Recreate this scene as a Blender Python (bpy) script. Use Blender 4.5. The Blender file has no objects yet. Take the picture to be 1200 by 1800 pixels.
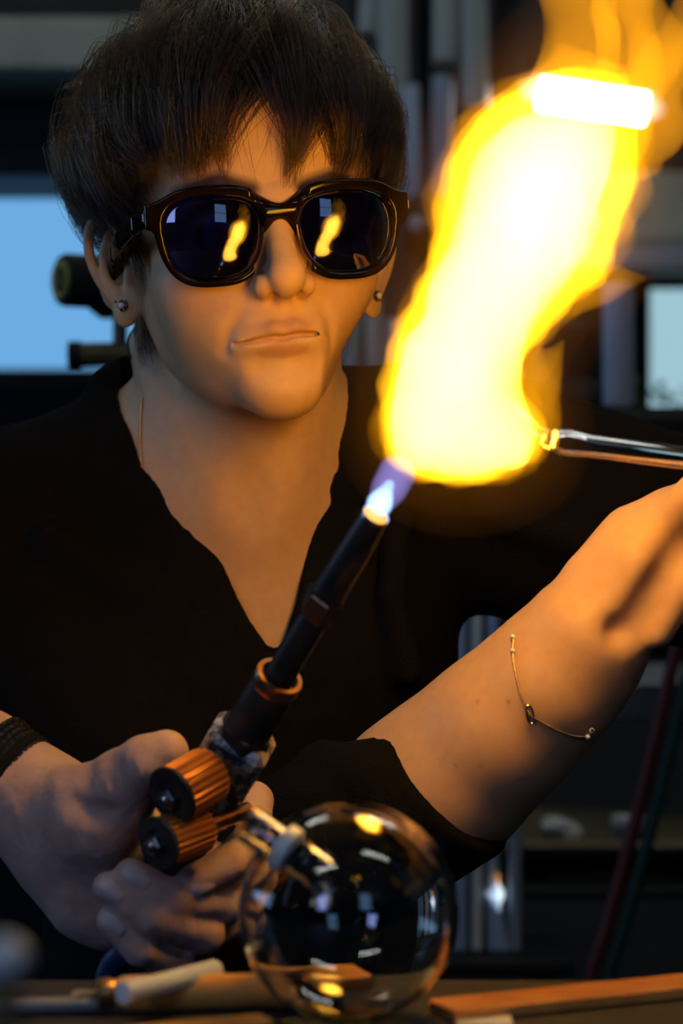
import bpy, math, random
import numpy as np
from mathutils import Vector, Matrix, noise as mnoise

random.seed(7)
RNG = np.random.default_rng(11)
SC = bpy.context.scene
COL = SC.collection

# ------------------------------------------------------------------ camera, world, light, exposure
CAM = np.array([0.0, -1.3, 1.065])
FPX = 3900.0                                   # focal length in pixels of the 1200x1800 frame
def P(px, py, y=0.0):
    """the point at depth y (world) seen at pixel px, py"""
    d = y - CAM[1]
    return np.array([(px - 600.0) / FPX * d, y, CAM[2] - (py - 900.0) / FPX * d])
def S(px, y=0.0):
    """a length of px pixels at depth y"""
    return px / FPX * (y - CAM[1])

cam_d = bpy.data.cameras.new('camera')
cam = bpy.data.objects.new('camera', cam_d); COL.objects.link(cam)
cam.location = CAM; cam.rotation_euler = (math.pi / 2, 0, 0)
cam_d.sensor_fit = 'VERTICAL'; cam_d.sensor_height = 36.0; cam_d.sensor_width = 24.0
cam_d.lens = FPX / 1800.0 * 36.0
cam_d.clip_start = 0.02
cam_d.dof.use_dof = True; cam_d.dof.focus_distance = 1.19; cam_d.dof.aperture_fstop = 7.0
SC.camera = cam
SC.view_settings.view_transform = 'Standard'; SC.view_settings.look = 'None'
SC.view_settings.gamma = 1.0; SC.view_settings.use_curve_mapping = False
SC.view_settings.exposure = 0.0
SC.cycles.max_bounces = 7; SC.cycles.diffuse_bounces = 2; SC.cycles.glossy_bounces = 2; SC.cycles.use_light_tree = False; SC.cycles.transparent_max_bounces = 24; SC.cycles.transmission_bounces = 10
SC.cycles.volume_bounces = 0
SC.cycles.sample_clamp_indirect = 40.0
SC.cycles.caustics_refractive = True; SC.cycles.caustics_reflective = False

W = bpy.data.worlds.new('world'); SC.world = W; W.use_nodes = True
W.node_tree.nodes['Background'].inputs[0].default_value = (0.35, 0.5, 0.75, 1)
W.node_tree.nodes['Background'].inputs[1].default_value = 0.02

def area_light(name, loc, target, sx, sy, power, color):
    l = bpy.data.lights.new(name, 'AREA'); l.shape = 'RECTANGLE'; l.size = sx; l.size_y = sy
    l.energy = power; l.color = color
    o = bpy.data.objects.new(name, l); COL.objects.link(o); o.location = loc
    o.rotation_euler = (Vector(target) - Vector(loc)).to_track_quat('-Z', 'Y').to_euler()
    return o
# daylight through the windows: behind the camera, in the left wall, in the back wall
area_light('window_daylight_front_left', (-1.35, -2.93, 1.9), (-1.35, 0, 1.9), 0.55, 0.85, 9.0, (0.36, 0.46, 1.0))
area_light('window_daylight_front_right', (0.85, -2.93, 1.9), (0.85, 0, 1.9), 0.55, 0.85, 1.6, (0.33, 0.55, 1.0))
area_light('window_daylight_left', (-2.43, 0.3, 1.6), (0, 0.3, 1.6), 1.4, 1.1, 7.0, (0.35, 0.58, 1.0))

# ------------------------------------------------------------------ materials
def mat(name, color=(0.5, 0.5, 0.5), rough=0.5, metal=0.0, spec=0.5, trans=0.0, ior=1.45, bump=None, mottle=None, attr=None,
        sss=0.0, coat=0.0, sheen=0.0):
    m = bpy.data.materials.new(name); m.use_nodes = True
    nt = m.node_tree; b = nt.nodes['Principled BSDF']
    b.inputs['Base Color'].default_value = (*color, 1); b.inputs['Roughness'].default_value = rough
    b.inputs['Metallic'].default_value = metal; b.inputs['Specular IOR Level'].default_value = spec
    b.inputs['Transmission Weight'].default_value = trans; b.inputs['IOR'].default_value = ior
    b.inputs['Coat Weight'].default_value = coat
    if sheen:
        b.inputs['Sheen Weight'].default_value = sheen
    if sss:
        b.inputs['Subsurface Weight'].default_value = sss
        b.inputs['Subsurface Radius'].default_value = (1.0, 0.35, 0.2); b.inputs['Subsurface Scale'].default_value = 0.004
    tc = nt.nodes.new('ShaderNodeTexCoord')
    src = None
    if attr:
        a = nt.nodes.new('ShaderNodeAttribute'); a.attribute_name = attr; src = a.outputs['Color']
        nt.links.new(src, b.inputs['Base Color'])
    if mottle:                                   # (scale, second colour, contrast)
        n = nt.nodes.new('ShaderNodeTexNoise'); n.inputs['Scale'].default_value = mottle[0]; n.inputs['Detail'].default_value = 5
        nt.links.new(tc.outputs['Object'], n.inputs['Vector'])
        r = nt.nodes.new('ShaderNodeValToRGB'); r.color_ramp.elements[0].position = 0.5 - mottle[2]; r.color_ramp.elements[1].position = 0.5 + mottle[2]
        nt.links.new(n.outputs['Fac'], r.inputs['Fac'])
        mx = nt.nodes.new('ShaderNodeMix'); mx.data_type = 'RGBA'
        nt.links.new(r.outputs['Color'], mx.inputs['Factor'])
        if src is not None:
            ml = nt.nodes.new('ShaderNodeMix'); ml.data_type = 'RGBA'; ml.blend_type = 'MULTIPLY'; ml.inputs['Factor'].default_value = 1
            nt.links.new(src, ml.inputs[6]); ml.inputs[7].default_value = (*mottle[1], 1)
            nt.links.new(src, mx.inputs[6]); nt.links.new(ml.outputs[2], mx.inputs[7])
        else:
            mx.inputs[6].default_value = (*color, 1); mx.inputs[7].default_value = (*mottle[1], 1)
        nt.links.new(mx.outputs[2], b.inputs['Base Color'])
    if bump:                                     # (scale, strength, distance)
        n = nt.nodes.new('ShaderNodeTexNoise'); n.inputs['Scale'].default_value = bump[0]; n.inputs['Detail'].default_value = 4
        nt.links.new(tc.outputs['Object'], n.inputs['Vector'])
        bp = nt.nodes.new('ShaderNodeBump'); bp.inputs['Strength'].default_value = bump[1]; bp.inputs['Distance'].default_value = bump[2]
        nt.links.new(n.outputs['Fac'], bp.inputs['Height']); nt.links.new(bp.outputs['Normal'], b.inputs['Normal'])
    return m
def emit(name, color, strength):
    m = bpy.data.materials.new(name); m.use_nodes = True; nt = m.node_tree
    nt.nodes.remove(nt.nodes['Principled BSDF'])
    e = nt.nodes.new('ShaderNodeEmission'); e.inputs[0].default_value = (*color, 1); e.inputs[1].default_value = strength
    nt.links.new(e.outputs[0], nt.nodes['Material Output'].inputs['Surface'])
    return m
def flame_mat(name, color, strength, noise=None):
    """glowing gas: emission-only volume"""
    m = bpy.data.materials.new(name); m.use_nodes = True; nt = m.node_tree
    nt.nodes.remove(nt.nodes['Principled BSDF'])
    e = nt.nodes.new('ShaderNodeEmission'); e.inputs[0].default_value = (*color, 1); e.inputs[1].default_value = strength
    if noise:                                    # (scale, low, high, stretch)
        tc = nt.nodes.new('ShaderNodeTexCoord'); mp = nt.nodes.new('ShaderNodeMapping')
        mp.inputs['Rotation'].default_value = (0, math.radians(-28), 0); mp.inputs['Scale'].default_value = (1, 1, noise[3])
        nt.links.new(tc.outputs['Object'], mp.inputs['Vector'])
        n = nt.nodes.new('ShaderNodeTexNoise'); n.inputs['Scale'].default_value = noise[0]; n.inputs['Detail'].default_value = 2
        n.inputs['Distortion'].default_value = 0.6
        nt.links.new(mp.outputs[0], n.inputs['Vector'])
        r = nt.nodes.new('ShaderNodeMapRange'); r.inputs['From Min'].default_value = noise[1]; r.inputs['From Max'].default_value = noise[2]
        r.inputs['To Max'].default_value = strength
        nt.links.new(n.outputs['Fac'], r.inputs['Value']); nt.links.new(r.outputs[0], e.inputs[1])
    nt.links.new(e.outputs[0], nt.nodes['Material Output'].inputs['Volume'])
    return m
def glass(name, color=(1, 1, 1), rough=0.0, ior=1.47):
    return mat(name, color, rough, trans=1.0, ior=ior)

M = dict(
    skin=mat('skin', (0.7, 0.45, 0.33), 0.48, spec=0.35, attr='tint', mottle=(140, (0.93, 0.88, 0.86), 0.2), bump=(900, 0.12, 0.0004), sss=0.12),
    skin2=mat('skin_older', (0.62, 0.45, 0.38), 0.55, spec=0.3, attr='tint', mottle=(110, (0.85, 0.76, 0.74), 0.25), bump=(420, 0.35, 0.001), sss=0.08),
    nail=mat('nail', (0.64, 0.52, 0.52), 0.25, spec=0.55),
    eye=mat('eye', (0.75, 0.72, 0.68), 0.1),
    knit=mat('black_knit', (0.0075, 0.0065, 0.006), 0.95, spec=0.1, bump=(700, 0.6, 0.002)),
    trousers=mat('dark_denim', (0.012, 0.014, 0.02), 0.9, spec=0.1),
    frame=mat('tortoise_acetate', (0.005, 0.003, 0.002), 0.09, spec=0.32, mottle=(55, (0.010, 0.004, 0.002), 0.12)),
    steel=mat('steel', (0.55, 0.55, 0.56), 0.28, metal=1.0, mottle=(60, (0.3, 0.3, 0.32), 0.2)),
    nickel=mat('worn_nickel', (0.55, 0.52, 0.50), 0.4, metal=0.55, mottle=(150, (0.10, 0.09, 0.11), 0.06)),
    darksteel=mat('blackened_steel', (0.10, 0.085, 0.075), 0.45, metal=0.6, mottle=(70, (0.05, 0.036, 0.03), 0.25)),
    brass=mat('brass', (0.75, 0.45, 0.17), 0.3, metal=1.0, mottle=(90, (0.4, 0.2, 0.08), 0.25)),
    copper=mat('worn_copper', (0.72, 0.38, 0.2), 0.33, metal=1.0, mottle=(50, (0.3, 0.15, 0.09), 0.25)),
    knob=mat('orange_knob', (0.55, 0.20, 0.035), 0.38, metal=0.35, spec=0.5),
    blackplastic=mat('black_plastic', (0.012, 0.012, 0.014), 0.35),
    blackcloth=mat('dark_fabric', (0.011, 0.012, 0.016), 0.95, spec=0.05),
    gold=mat('gold', (0.95, 0.66, 0.32), 0.22, metal=1.0),
    gem=mat('gem', (0.75, 0.82, 0.9), 0.05, spec=0.9, coat=1.0),
    glass=glass('clear_glass'),
    whiteceramic=mat('frosted_ring', (0.72, 0.78, 0.76), 0.35),
    wood=mat('handle_wood', (0.85, 0.42, 0.10), 0.3, coat=0.6, mottle=(30, (0.70, 0.30, 0.06), 0.3)),
    wood2=mat('strip_wood', (0.90, 0.40, 0.09), 0.24, coat=0.6, mottle=(40, (0.62, 0.22, 0.05), 0.3)),
    bench=mat('bench_top', (0.045, 0.04, 0.036), 0.6, mottle=(25, (0.02, 0.018, 0.016), 0.2), bump=(120, 0.3, 0.002)),
    wall=mat('wall_paint', (0.05, 0.052, 0.05), 0.9, mottle=(4, (0.025, 0.025, 0.025), 0.3)),
    floor=mat('floor_concrete', (0.06, 0.058, 0.055), 0.85, mottle=(6, (0.03, 0.03, 0.03), 0.3)),
    beam=mat('pale_beam', (0.40, 0.42, 0.34), 0.8, mottle=(8, (0.26, 0.28, 0.22), 0.3)),
    darkmetal=mat('machine_black', (0.010, 0.010, 0.011), 0.6, spec=0.25),
    greymetal=mat('grey_metal', (0.28, 0.29, 0.31), 0.5, metal=0.2),
    olive=mat('olive_brass', (0.16, 0.13, 0.06), 0.5, metal=0.4),
    yellow=mat('yellow_ring', (0.42, 0.36, 0.05), 0.5),
    hose_blue=mat('blue_hose', (0.012, 0.03, 0.09), 0.45),
    hose_red=mat('red_hose', (0.10, 0.012, 0.01), 0.5),
    hose_green=mat('green_hose', (0.01, 0.045, 0.035), 0.5),
    white=mat('white_card', (0.75, 0.75, 0.72), 0.7),
)
def lens_mat():
    m = bpy.data.materials.new('violet_lens'); m.use_nodes = True; nt = m.node_tree
    nt.nodes.remove(nt.nodes['Principled BSDF'])
    t = nt.nodes.new('ShaderNodeBsdfTransparent'); t.inputs[0].default_value = (0.22, 0.19, 0.50, 1)
    g = nt.nodes.new('ShaderNodeBsdfGlossy'); g.inputs['Roughness'].default_value = 0.015; g.inputs[0].default_value = (1, 1, 1, 1)
    f = nt.nodes.new('ShaderNodeFresnel'); f.inputs[0].default_value = 1.75
    mx = nt.nodes.new('ShaderNodeMixShader')
    nt.links.new(f.outputs[0], mx.inputs[0]); nt.links.new(t.outputs[0], mx.inputs[1]); nt.links.new(g.outputs[0], mx.inputs[2])
    nt.links.new(mx.outputs[0], nt.nodes['Material Output'].inputs['Surface'])
    return m
M['lens'] = lens_mat()
def leaf_mat():
    m = bpy.data.materials.new('thin_leaf'); m.use_nodes = True; nt = m.node_tree; b = nt.nodes['Principled BSDF']
    b.inputs['Base Color'].default_value = (0.16, 0.34, 0.07, 1); t = nt.nodes.new('ShaderNodeBsdfTranslucent'); t.inputs[0].default_value = (0.3, 0.55, 0.12, 1)
    mx = nt.nodes.new('ShaderNodeMixShader'); mx.inputs[0].default_value = 0.6
    nt.links.new(b.outputs[0], mx.inputs[1]); nt.links.new(t.outputs[0], mx.inputs[2]); nt.links.new(mx.outputs[0], nt.nodes['Material Output'].inputs['Surface'])
    return m
M['leaf'] = leaf_mat()
def hair_mat():
    m = bpy.data.materials.new('brown_hair'); m.use_nodes = True; nt = m.node_tree
    nt.nodes.remove(nt.nodes['Principled BSDF'])
    h = nt.nodes.new('ShaderNodeBsdfHairPrincipled'); h.parametrization = 'MELANIN'
    h.inputs['Melanin'].default_value = 0.80; h.inputs['Melanin Redness'].default_value = 0.5
    h.inputs['Roughness'].default_value = 0.20; h.inputs['Radial Roughness'].default_value = 0.4
    h.inputs['Random Color'].default_value = 0.5
    nt.links.new(h.outputs[0], nt.nodes['Material Output'].inputs['Surface'])
    return m
M['hair'] = hair_mat()
M['haircap'] = mat('hair_root_layer', (0.022, 0.011, 0.006), 0.6, spec=0.2)

# ------------------------------------------------------------------ object helpers
def mesh_obj(name, verts, faces, material, parent=None, smooth=True, tint=None):
    me = bpy.data.meshes.new(name)
    verts = np.asarray(verts, dtype=np.float64)
    if isinstance(faces, np.ndarray):
        me.vertices.add(len(verts)); me.vertices.foreach_set('co', verts.ravel())
        k = faces.shape[1]; nf = len(faces)
        me.loops.add(nf * k); me.loops.foreach_set('vertex_index', faces.ravel().astype(np.int32))
        me.polygons.add(nf); me.polygons.foreach_set('loop_start', np.arange(0, nf * k, k, dtype=np.int32))
        me.update(calc_edges=True); me.validate()
    else:
        me.from_pydata([tuple(v) for v in verts], [], faces); me.update()
    if smooth:
        me.polygons.foreach_set('use_smooth', [True] * len(me.polygons))
    if tint is not None:
        a = me.color_attributes.new('tint', 'FLOAT_COLOR', 'POINT')
        c = np.ones((len(verts), 4), np.float32); c[:, :3] = tint
        a.data.foreach_set('color', c.ravel())
    me.materials.append(material)
    o = bpy.data.objects.new(name, me); COL.objects.link(o)
    if parent is not None:
        o.parent = parent; o.matrix_parent_inverse = parent.matrix_world.inverted()
    return o
def empty(name, loc, label=None, cat=None, group=None):
    o = bpy.data.objects.new(name, None); COL.objects.link(o); o.location = tuple(loc)
    o.empty_display_size = 0.02
    o.matrix_world = Matrix.Translation(Vector(loc))
    return tag(o, label, cat, group)
def tag(o, label=None, cat=None, group=None, kind=None):
    if label: o['label'] = label
    if cat: o['category'] = cat
    if group: o['group'] = group
    if kind: o['kind'] = kind
    return o
def frame_of(d):
    d = np.asarray(d, float); d = d / np.linalg.norm(d)
    a = np.array([0, 0, 1.0]) if abs(d[2]) < 0.9 else np.array([1.0, 0, 0])
    u = np.cross(a, d); u /= np.linalg.norm(u)
    return u, np.cross(d, u), d
class MB:
    """collects shapes into one mesh"""
    def __init__(s): s.v = []; s.f = []
    def raw(s, v, f):
        n = len(s.v); s.v += [tuple(p) for p in v]; s.f += [tuple(i + n for i in q) for q in f]; return s
    def lathe(s, p0, d, prof, n=28, caps=True, ribs=0, ribamp=0.0, closed=False):
        """prof: (radius, distance along d)"""
        u, w, d = frame_of(d); p0 = np.asarray(p0, float); v = []; f = []
        for r, t in prof:
            for i in range(n):
                a = 2 * math.pi * i / n
                rr = r * (1 + ribamp * (1 if (ribs and (i * ribs * 2 // n) % 2) else 0))
                v.append(p0 + d * t + rr * (math.cos(a) * u + math.sin(a) * w))
        m = len(prof)
        for k in range(m if closed else m - 1):
            k2 = (k + 1) % m
            for i in range(n):
                j = (i + 1) % n; f.append((k * n + i, k * n + j, k2 * n + j, k2 * n + i))
        if caps and not closed:
            f.append(tuple(reversed(range(n)))); f.append(tuple((m - 1) * n + i for i in range(n)))
        return s.raw(v, f)
    def tube(s, pts, rad, n=12, caps=True, loop=False):
        pts = [np.asarray(p, float) for p in pts]; m = len(pts)
        rad = [rad] * m if np.isscalar(rad) else rad
        v = []; f = []; pu = None
        for k in range(m):
            a = pts[(k - 1) % m] if (loop or k > 0) else pts[k]; b = pts[(k + 1) % m] if (loop or k < m - 1) else pts[k]
            d = b - a; d = d / np.linalg.norm(d)
            if pu is None: u = frame_of(d)[0]
            else:
                u = pu - d * (pu @ d); u /= np.linalg.norm(u)
            pu = u; w = np.cross(d, u)
            for i in range(n):
                t = 2 * math.pi * i / n; v.append(pts[k] + rad[k] * (math.cos(t) * u + math.sin(t) * w))
        for k in range(m if loop else m - 1):
            k2 = (k + 1) % m
            for i in range(n):
                j = (i + 1) % n; f.append((k * n + i, k * n + j, k2 * n + j, k2 * n + i))
        if caps and not loop:
            f.append(tuple(reversed(range(n)))); f.append(tuple((m - 1) * n + i for i in range(n)))
        return s.raw(v, f)
    def box(s, c, size, R=None, bevel=0.0):
        c = np.asarray(c, float); h = np.asarray(size, float) / 2; R = np.eye(3) if R is None else np.asarray(R)
        b = min(bevel, h.min() * 0.9); v = []; f = []
        if b <= 0:
            for x in (-1, 1):
                for y in (-1, 1):
                    for z in (-1, 1): v.append(c + R @ (h * (x, y, z)))
            f = [(0, 1, 3, 2), (4, 6, 7, 5), (0, 4, 5, 1), (2, 3, 7, 6), (0, 2, 6, 4), (1, 5, 7, 3)]
            return s.raw(v, f)
        idx = {}
        for x in (-1, 1):
            for y in (-1, 1):
                for z in (-1, 1):
                    for ax in range(3):
                        q = h - b; q = q.copy(); q[ax] = h[ax]
                        idx[(x, y, z, ax)] = len(v); v.append(c + R @ (q * (x, y, z)))
        for ax in range(3):
            o1, o2 = (ax + 1) % 3, (ax + 2) % 3
            for sg in (-1, 1):
                q = []
                for a, bb in ((-1, -1), (1, -1), (1, 1), (-1, 1)):
                    k = [0, 0, 0]; k[ax] = sg; k[o1] = a; k[o2] = bb; q.append(idx[(*k, ax)])
                f.append(tuple(q) if sg > 0 else tuple(reversed(q)))
        for ax in range(3):                      # edge bevels along ax
            o1, o2 = (ax + 1) % 3, (ax + 2) % 3
            for a in (-1, 1):
                for bb in (-1, 1):
                    k0 = [0, 0, 0]; k1 = [0, 0, 0]; k0[ax] = -1; k1[ax] = 1
                    for k in (k0, k1): k[o1] = a; k[o2] = bb
                    q = (idx[(*k0, o1)], idx[(*k1, o1)], idx[(*k1, o2)], idx[(*k0, o2)])
                    f.append(q if a * bb > 0 else tuple(reversed(q)))
        for x in (-1, 1):
            for y in (-1, 1):
                for z in (-1, 1):
                    q = tuple(idx[(x, y, z, ax)] for ax in range(3)); f.append(q if x * y * z > 0 else tuple(reversed(q)))
        return s.raw(v, f)
    def sphere(s, c, r, nu=24, nv=14, R=None):
        c = np.asarray(c, float); r = np.ones(3) * r; R = np.eye(3) if R is None else np.asarray(R); v = [c + R @ (r * (0, 0, 1))]; f = []
        for k in range(1, nv):
            t = math.pi * k / nv
            for i in range(nu):
                a = 2 * math.pi * i / nu; v.append(c + R @ (r * (math.sin(t) * math.cos(a), math.sin(t) * math.sin(a), math.cos(t))))
        v.append(c + R @ (r * (0, 0, -1))); L = len(v) - 1
        for i in range(nu):
            j = (i + 1) % nu; f.append((0, 1 + i, 1 + j)); f.append((L, L - nu + j, L - nu + i))
            for k in range(nv - 2): f.append((1 + k * nu + i, 1 + (k + 1) * nu + i, 1 + (k + 1) * nu + j, 1 + k * nu + j))
        return s.raw(v, f)
    def build(s, name, material, parent=None, smooth=True):
        o = mesh_obj(name, s.v, s.f, material, parent, smooth)
        if smooth:
            try: o.data.set_sharp_from_angle(angle=math.radians(38))
            except Exception: pass
        return o

# ------------------------------------------------------------------ implicit surfaces (numpy) for the organic shapes
BIG = 0.2
class Field:
    def __init__(s, lo, hi, h):
        s.lo = np.asarray(lo, float); s.h = h
        s.n = np.ceil((np.asarray(hi) - s.lo) / h).astype(int) + 1
        s.v = np.full(s.n, BIG, np.float32)
        s.ax = [(s.lo[i] + h * np.arange(s.n[i])).astype(np.float32) for i in range(3)]
    def _win(s, lo, hi, m):
        a = np.maximum(np.floor((np.asarray(lo) - m - s.lo) / s.h).astype(int), 0)
        b = np.minimum(np.ceil((np.asarray(hi) + m - s.lo) / s.h).astype(int) + 1, s.n)
        if (b <= a).any(): return None
        sl = tuple(slice(a[i], b[i]) for i in range(3))
        return sl, s.ax[0][sl[0]][:, None, None], s.ax[1][sl[1]][None, :, None], s.ax[2][sl[2]][None, None, :]
    def apply(s, prim, k=0.0, op='add', m=None):
        lo, hi, fn = prim; w = s._win(lo, hi, (2 * k + 4 * s.h) if m is None else m)
        if w is None: return s
        sl, x, y, z = w; a = s.v[sl]; b = fn(x, y, z)
        if op == 'sub': a, b = -a, b
        if k > 0:
            hh = np.clip(0.5 + 0.5 * (b - a) / k, 0, 1); r = b + (a - b) * hh - k * hh * (1 - hh)
        else: r = np.minimum(a, b)
        s.v[sl] = -r if op == 'sub' else r
        return s
    def add(s, prim, k=0.01): return s.apply(prim, k)
    def sub(s, prim, k=0.004): return s.apply(prim, k, 'sub')
    def mesh(s, smooth=2):
        v, n = s.v, s.n; neg = v < 0
        c = np.zeros(n - 1, np.int8)
        for i in (0, 1):
            for j in (0, 1):
                for k in (0, 1): c += neg[i:n[0] - 1 + i, j:n[1] - 1 + j, k:n[2] - 1 + k]
        act = (c > 0) & (c < 8); ids = np.full(n - 1, -1, np.int64); ii = np.argwhere(act); ids[act] = np.arange(len(ii))
        acc = np.zeros((len(ii), 3)); cnt = np.zeros(len(ii))
        offs = [(i, j, k) for i in (0, 1) for j in (0, 1) for k in (0, 1)]
        val = {o: v[ii[:, 0] + o[0], ii[:, 1] + o[1], ii[:, 2] + o[2]].astype(float) for o in offs}
        for o in offs:
            for ax in range(3):
                if o[ax] == 0:
                    q = list(o); q[ax] = 1; a = val[o]; b = val[tuple(q)]; cr = (a < 0) != (b < 0)
                    t = np.where(cr, a / np.where(a - b == 0, 1, a - b), 0)
                    p = np.zeros((len(ii), 3)) + np.array(o); p[:, ax] = t
                    acc[cr] += p[cr]; cnt[cr] += 1
        V = s.lo + s.h * (ii + acc / cnt[:, None])
        F = []
        for ax in range(3):
            o1, o2 = (ax + 1) % 3, (ax + 2) % 3
            sl0 = [slice(None)] * 3; sl1 = [slice(None)] * 3; sl0[ax] = slice(0, n[ax] - 1); sl1[ax] = slice(1, n[ax])
            a = neg[tuple(sl0)]; b = neg[tuple(sl1)]; e = np.argwhere(a != b)
            e = e[(e[:, o1] > 0) & (e[:, o2] > 0) & (e[:, o1] < n[o1] - 1) & (e[:, o2] < n[o2] - 1)]
            inside = a[tuple(e.T)]
            def cell(d1, d2):
                q = e.copy(); q[:, o1] -= d1; q[:, o2] -= d2; return ids[tuple(q.T)]
            q = np.stack([cell(1, 1), cell(0, 1), cell(0, 0), cell(1, 0)], 1)
            q[~inside] = q[~inside][:, ::-1]; F.append(q)
        F = np.concatenate(F); F = F[(F >= 0).all(1)]
        for it in range(smooth):
            E = np.concatenate([F[:, [0, 1]], F[:, [1, 2]], F[:, [2, 3]], F[:, [3, 0]]])
            deg = np.bincount(E.ravel(), minlength=len(V)).astype(float); A = np.zeros_like(V)
            for d in range(3):
                A[:, d] = np.bincount(E[:, 0], V[E[:, 1], d], len(V)) + np.bincount(E[:, 1], V[E[:, 0], d], len(V))
            A /= np.maximum(deg, 1)[:, None]; V = V + (0.5 if it % 2 == 0 else -0.3) * (A - V)
        return V, F
def ell(c, r, R=None):
    c = np.asarray(c, np.float32); r = np.ones(3, np.float32) * np.asarray(r, np.float32); R = None if R is None else np.asarray(R, np.float32)
    m = r.max() if R is not None else r
    def fn(x, y, z):
        x, y, z = x - c[0], y - c[1], z - c[2]
        if R is not None: x, y, z = (R[0, 0] * x + R[1, 0] * y + R[2, 0] * z, R[0, 1] * x + R[1, 1] * y + R[2, 1] * z, R[0, 2] * x + R[1, 2] * y + R[2, 2] * z)
        k0 = np.sqrt((x / r[0]) ** 2 + (y / r[1]) ** 2 + (z / r[2]) ** 2)
        k1 = np.sqrt((x / r[0] ** 2) ** 2 + (y / r[1] ** 2) ** 2 + (z / r[2] ** 2) ** 2)
        return k0 * (k0 - 1) / np.maximum(k1, 1e-9)
    return c - m, c + m, fn
def cap(a, b, ra, rb=None):
    a = np.asarray(a, np.float32); b = np.asarray(b, np.float32); rb = ra if rb is None else rb; d = b - a; L = max(float(d @ d), 1e-12)
    m = max(ra, rb)
    def fn(x, y, z):
        t = np.clip(((x - a[0]) * d[0] + (y - a[1]) * d[1] + (z - a[2]) * d[2]) / L, 0, 1)
        return np.sqrt((x - a[0] - t * d[0]) ** 2 + (y - a[1] - t * d[1]) ** 2 + (z - a[2] - t * d[2]) ** 2) - (ra + (rb - ra) * t)
    return np.minimum(a, b) - m, np.maximum(a, b) + m, fn
def chain(F, pts, rad, k=0.004, op='add'):
    rad = [rad] * len(pts) if np.isscalar(rad) else rad
    for i in range(len(pts) - 1): F.apply(cap(pts[i], pts[i + 1], rad[i], rad[i + 1]), k, op)
def nz(p, s, seed=0.0): return mnoise.noise(Vector((p[0] * s + seed, p[1] * s, p[2] * s)))
def poly(pts, rad, ks=0.0):
    rad = [rad] * len(pts) if np.isscalar(rad) else rad
    cs = [cap(pts[i], pts[i + 1], rad[i], rad[i + 1]) for i in range(len(pts) - 1)]
    lo = np.min([c[0] for c in cs], 0); hi = np.max([c[1] for c in cs], 0)
    def fn(x, y, z):
        d = cs[0][2](x, y, z)
        for c in cs[1:]:
            e = c[2](x, y, z)
            if ks > 0:
                h = np.clip(0.5 + 0.5 * (e - d) / ks, 0, 1); d = e + (d - e) * h - ks * h * (1 - h)
            else: d = np.minimum(d, e)
        return d
    return lo, hi, fn
def curve(pts, n=6):
    """Catmull-Rom through points"""
    p = [np.asarray(q, float) for q in pts]; p = [2 * p[0] - p[1]] + p + [2 * p[-1] - p[-2]]; out = []
    for i in range(1, len(p) - 2):
        for k in range(n):
            t = k / n
            out.append(0.5 * (2 * p[i] + (p[i + 1] - p[i - 1]) * t + (2 * p[i - 1] - 5 * p[i] + 4 * p[i + 1] - p[i + 2]) * t * t + (3 * p[i] - p[i - 1] - 3 * p[i + 1] + p[i + 2]) * t ** 3))
    return out + [p[-2]]

# ------------------------------------------------------------------ the room
def struct(name, lo, hi, material):
    lo = np.array(lo, float); hi = np.array(hi, float)
    return tag(MB().box((lo + hi) / 2, hi - lo).build(name, material, smooth=False), kind='structure')
struct('floor', (-2.6, -3.1, -0.1), (2.6, 3.1, 0), M['floor'])
struct('ceiling', (-2.6, -3.1, 2.9), (2.6, 3.1, 3.0), M['wall'])
struct('wall_left', (-2.6, -3.1, 0), (-2.5, 3.1, 2.9), M['wall'])
struct('wall_right', (2.5, -3.1, 0), (2.6, 3.1, 2.9), M['wall'])
struct('wall_front', (-2.5, -3.1, 0), (2.5, -3.0, 2.9), M['wall'])
struct('wall_back', (-2.5, 3.0, 0), (2.5, 3.1, 2.9), M['wall'])
M['sky_pane'] = emit('daylight_pane', (0.15, 0.41, 0.76), 1.0)
M['sky_pane_pale'] = emit('daylight_pane_pale', (0.38, 0.62, 0.72), 0.9)
def window(name, c, w, h, axis, pane, cols=2, rows=1, depth=0.05):
    """axis: 'y' in the back or front wall (sign = side the room lies), 'x' in the left wall"""
    e = tag(empty(name, c), kind='structure'); c = np.array(c, float)
    def B(u0, u1, v0, v1, t0, t1):
        if axis[0] == 'y':
            s = 1 if axis == 'y+' else -1
            a = np.array([c[0] + u0, c[1] + s * t0, c[2] + v0]); b = np.array([c[0] + u1, c[1] + s * t1, c[2] + v1])
        else:
            a = np.array([c[0] + t0, c[1] + u0, c[2] + v0]); b = np.array([c[0] + t1, c[1] + u1, c[2] + v1])
        return (a + b) / 2, np.abs(b - a)
    for i in range(cols):
        for j in range(rows):
            u0 = -w / 2 + w * i / cols; v0 = -h / 2 + h * j / rows
            MB().box(*B(u0 + 0.02, u0 + w / cols - 0.02, v0 + 0.02, v0 + h / rows - 0.02, 0.004, 0.01)).build('pane', pane, e, smooth=False)
    f = MB()
    for i in range(cols + 1):
        u = -w / 2 + w * i / cols; f.box(*B(u - 0.025, u + 0.025, -h / 2 - 0.025, h / 2 + 0.025, 0.0, depth))
    for j in range(rows + 1):
        v = -h / 2 + h * j / rows; f.box(*B(-w / 2, w / 2, v - 0.025, v + 0.025, 0.0, depth))
    f.build('window_frame', M['darkmetal'], e, smooth=False)
    return e
BW = 2.98
a = P(-330, 305, BW); b = P(420, 672, BW)
window('window_1', ((a[0] + b[0]) / 2, 3.0, (a[2] + b[2]) / 2), b[0] - a[0], a[2] - b[2], 'y-', M['sky_pane'], 1, 1, 0.03)
a = P(1118, 485, BW); b = P(1420, 740, BW)
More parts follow.
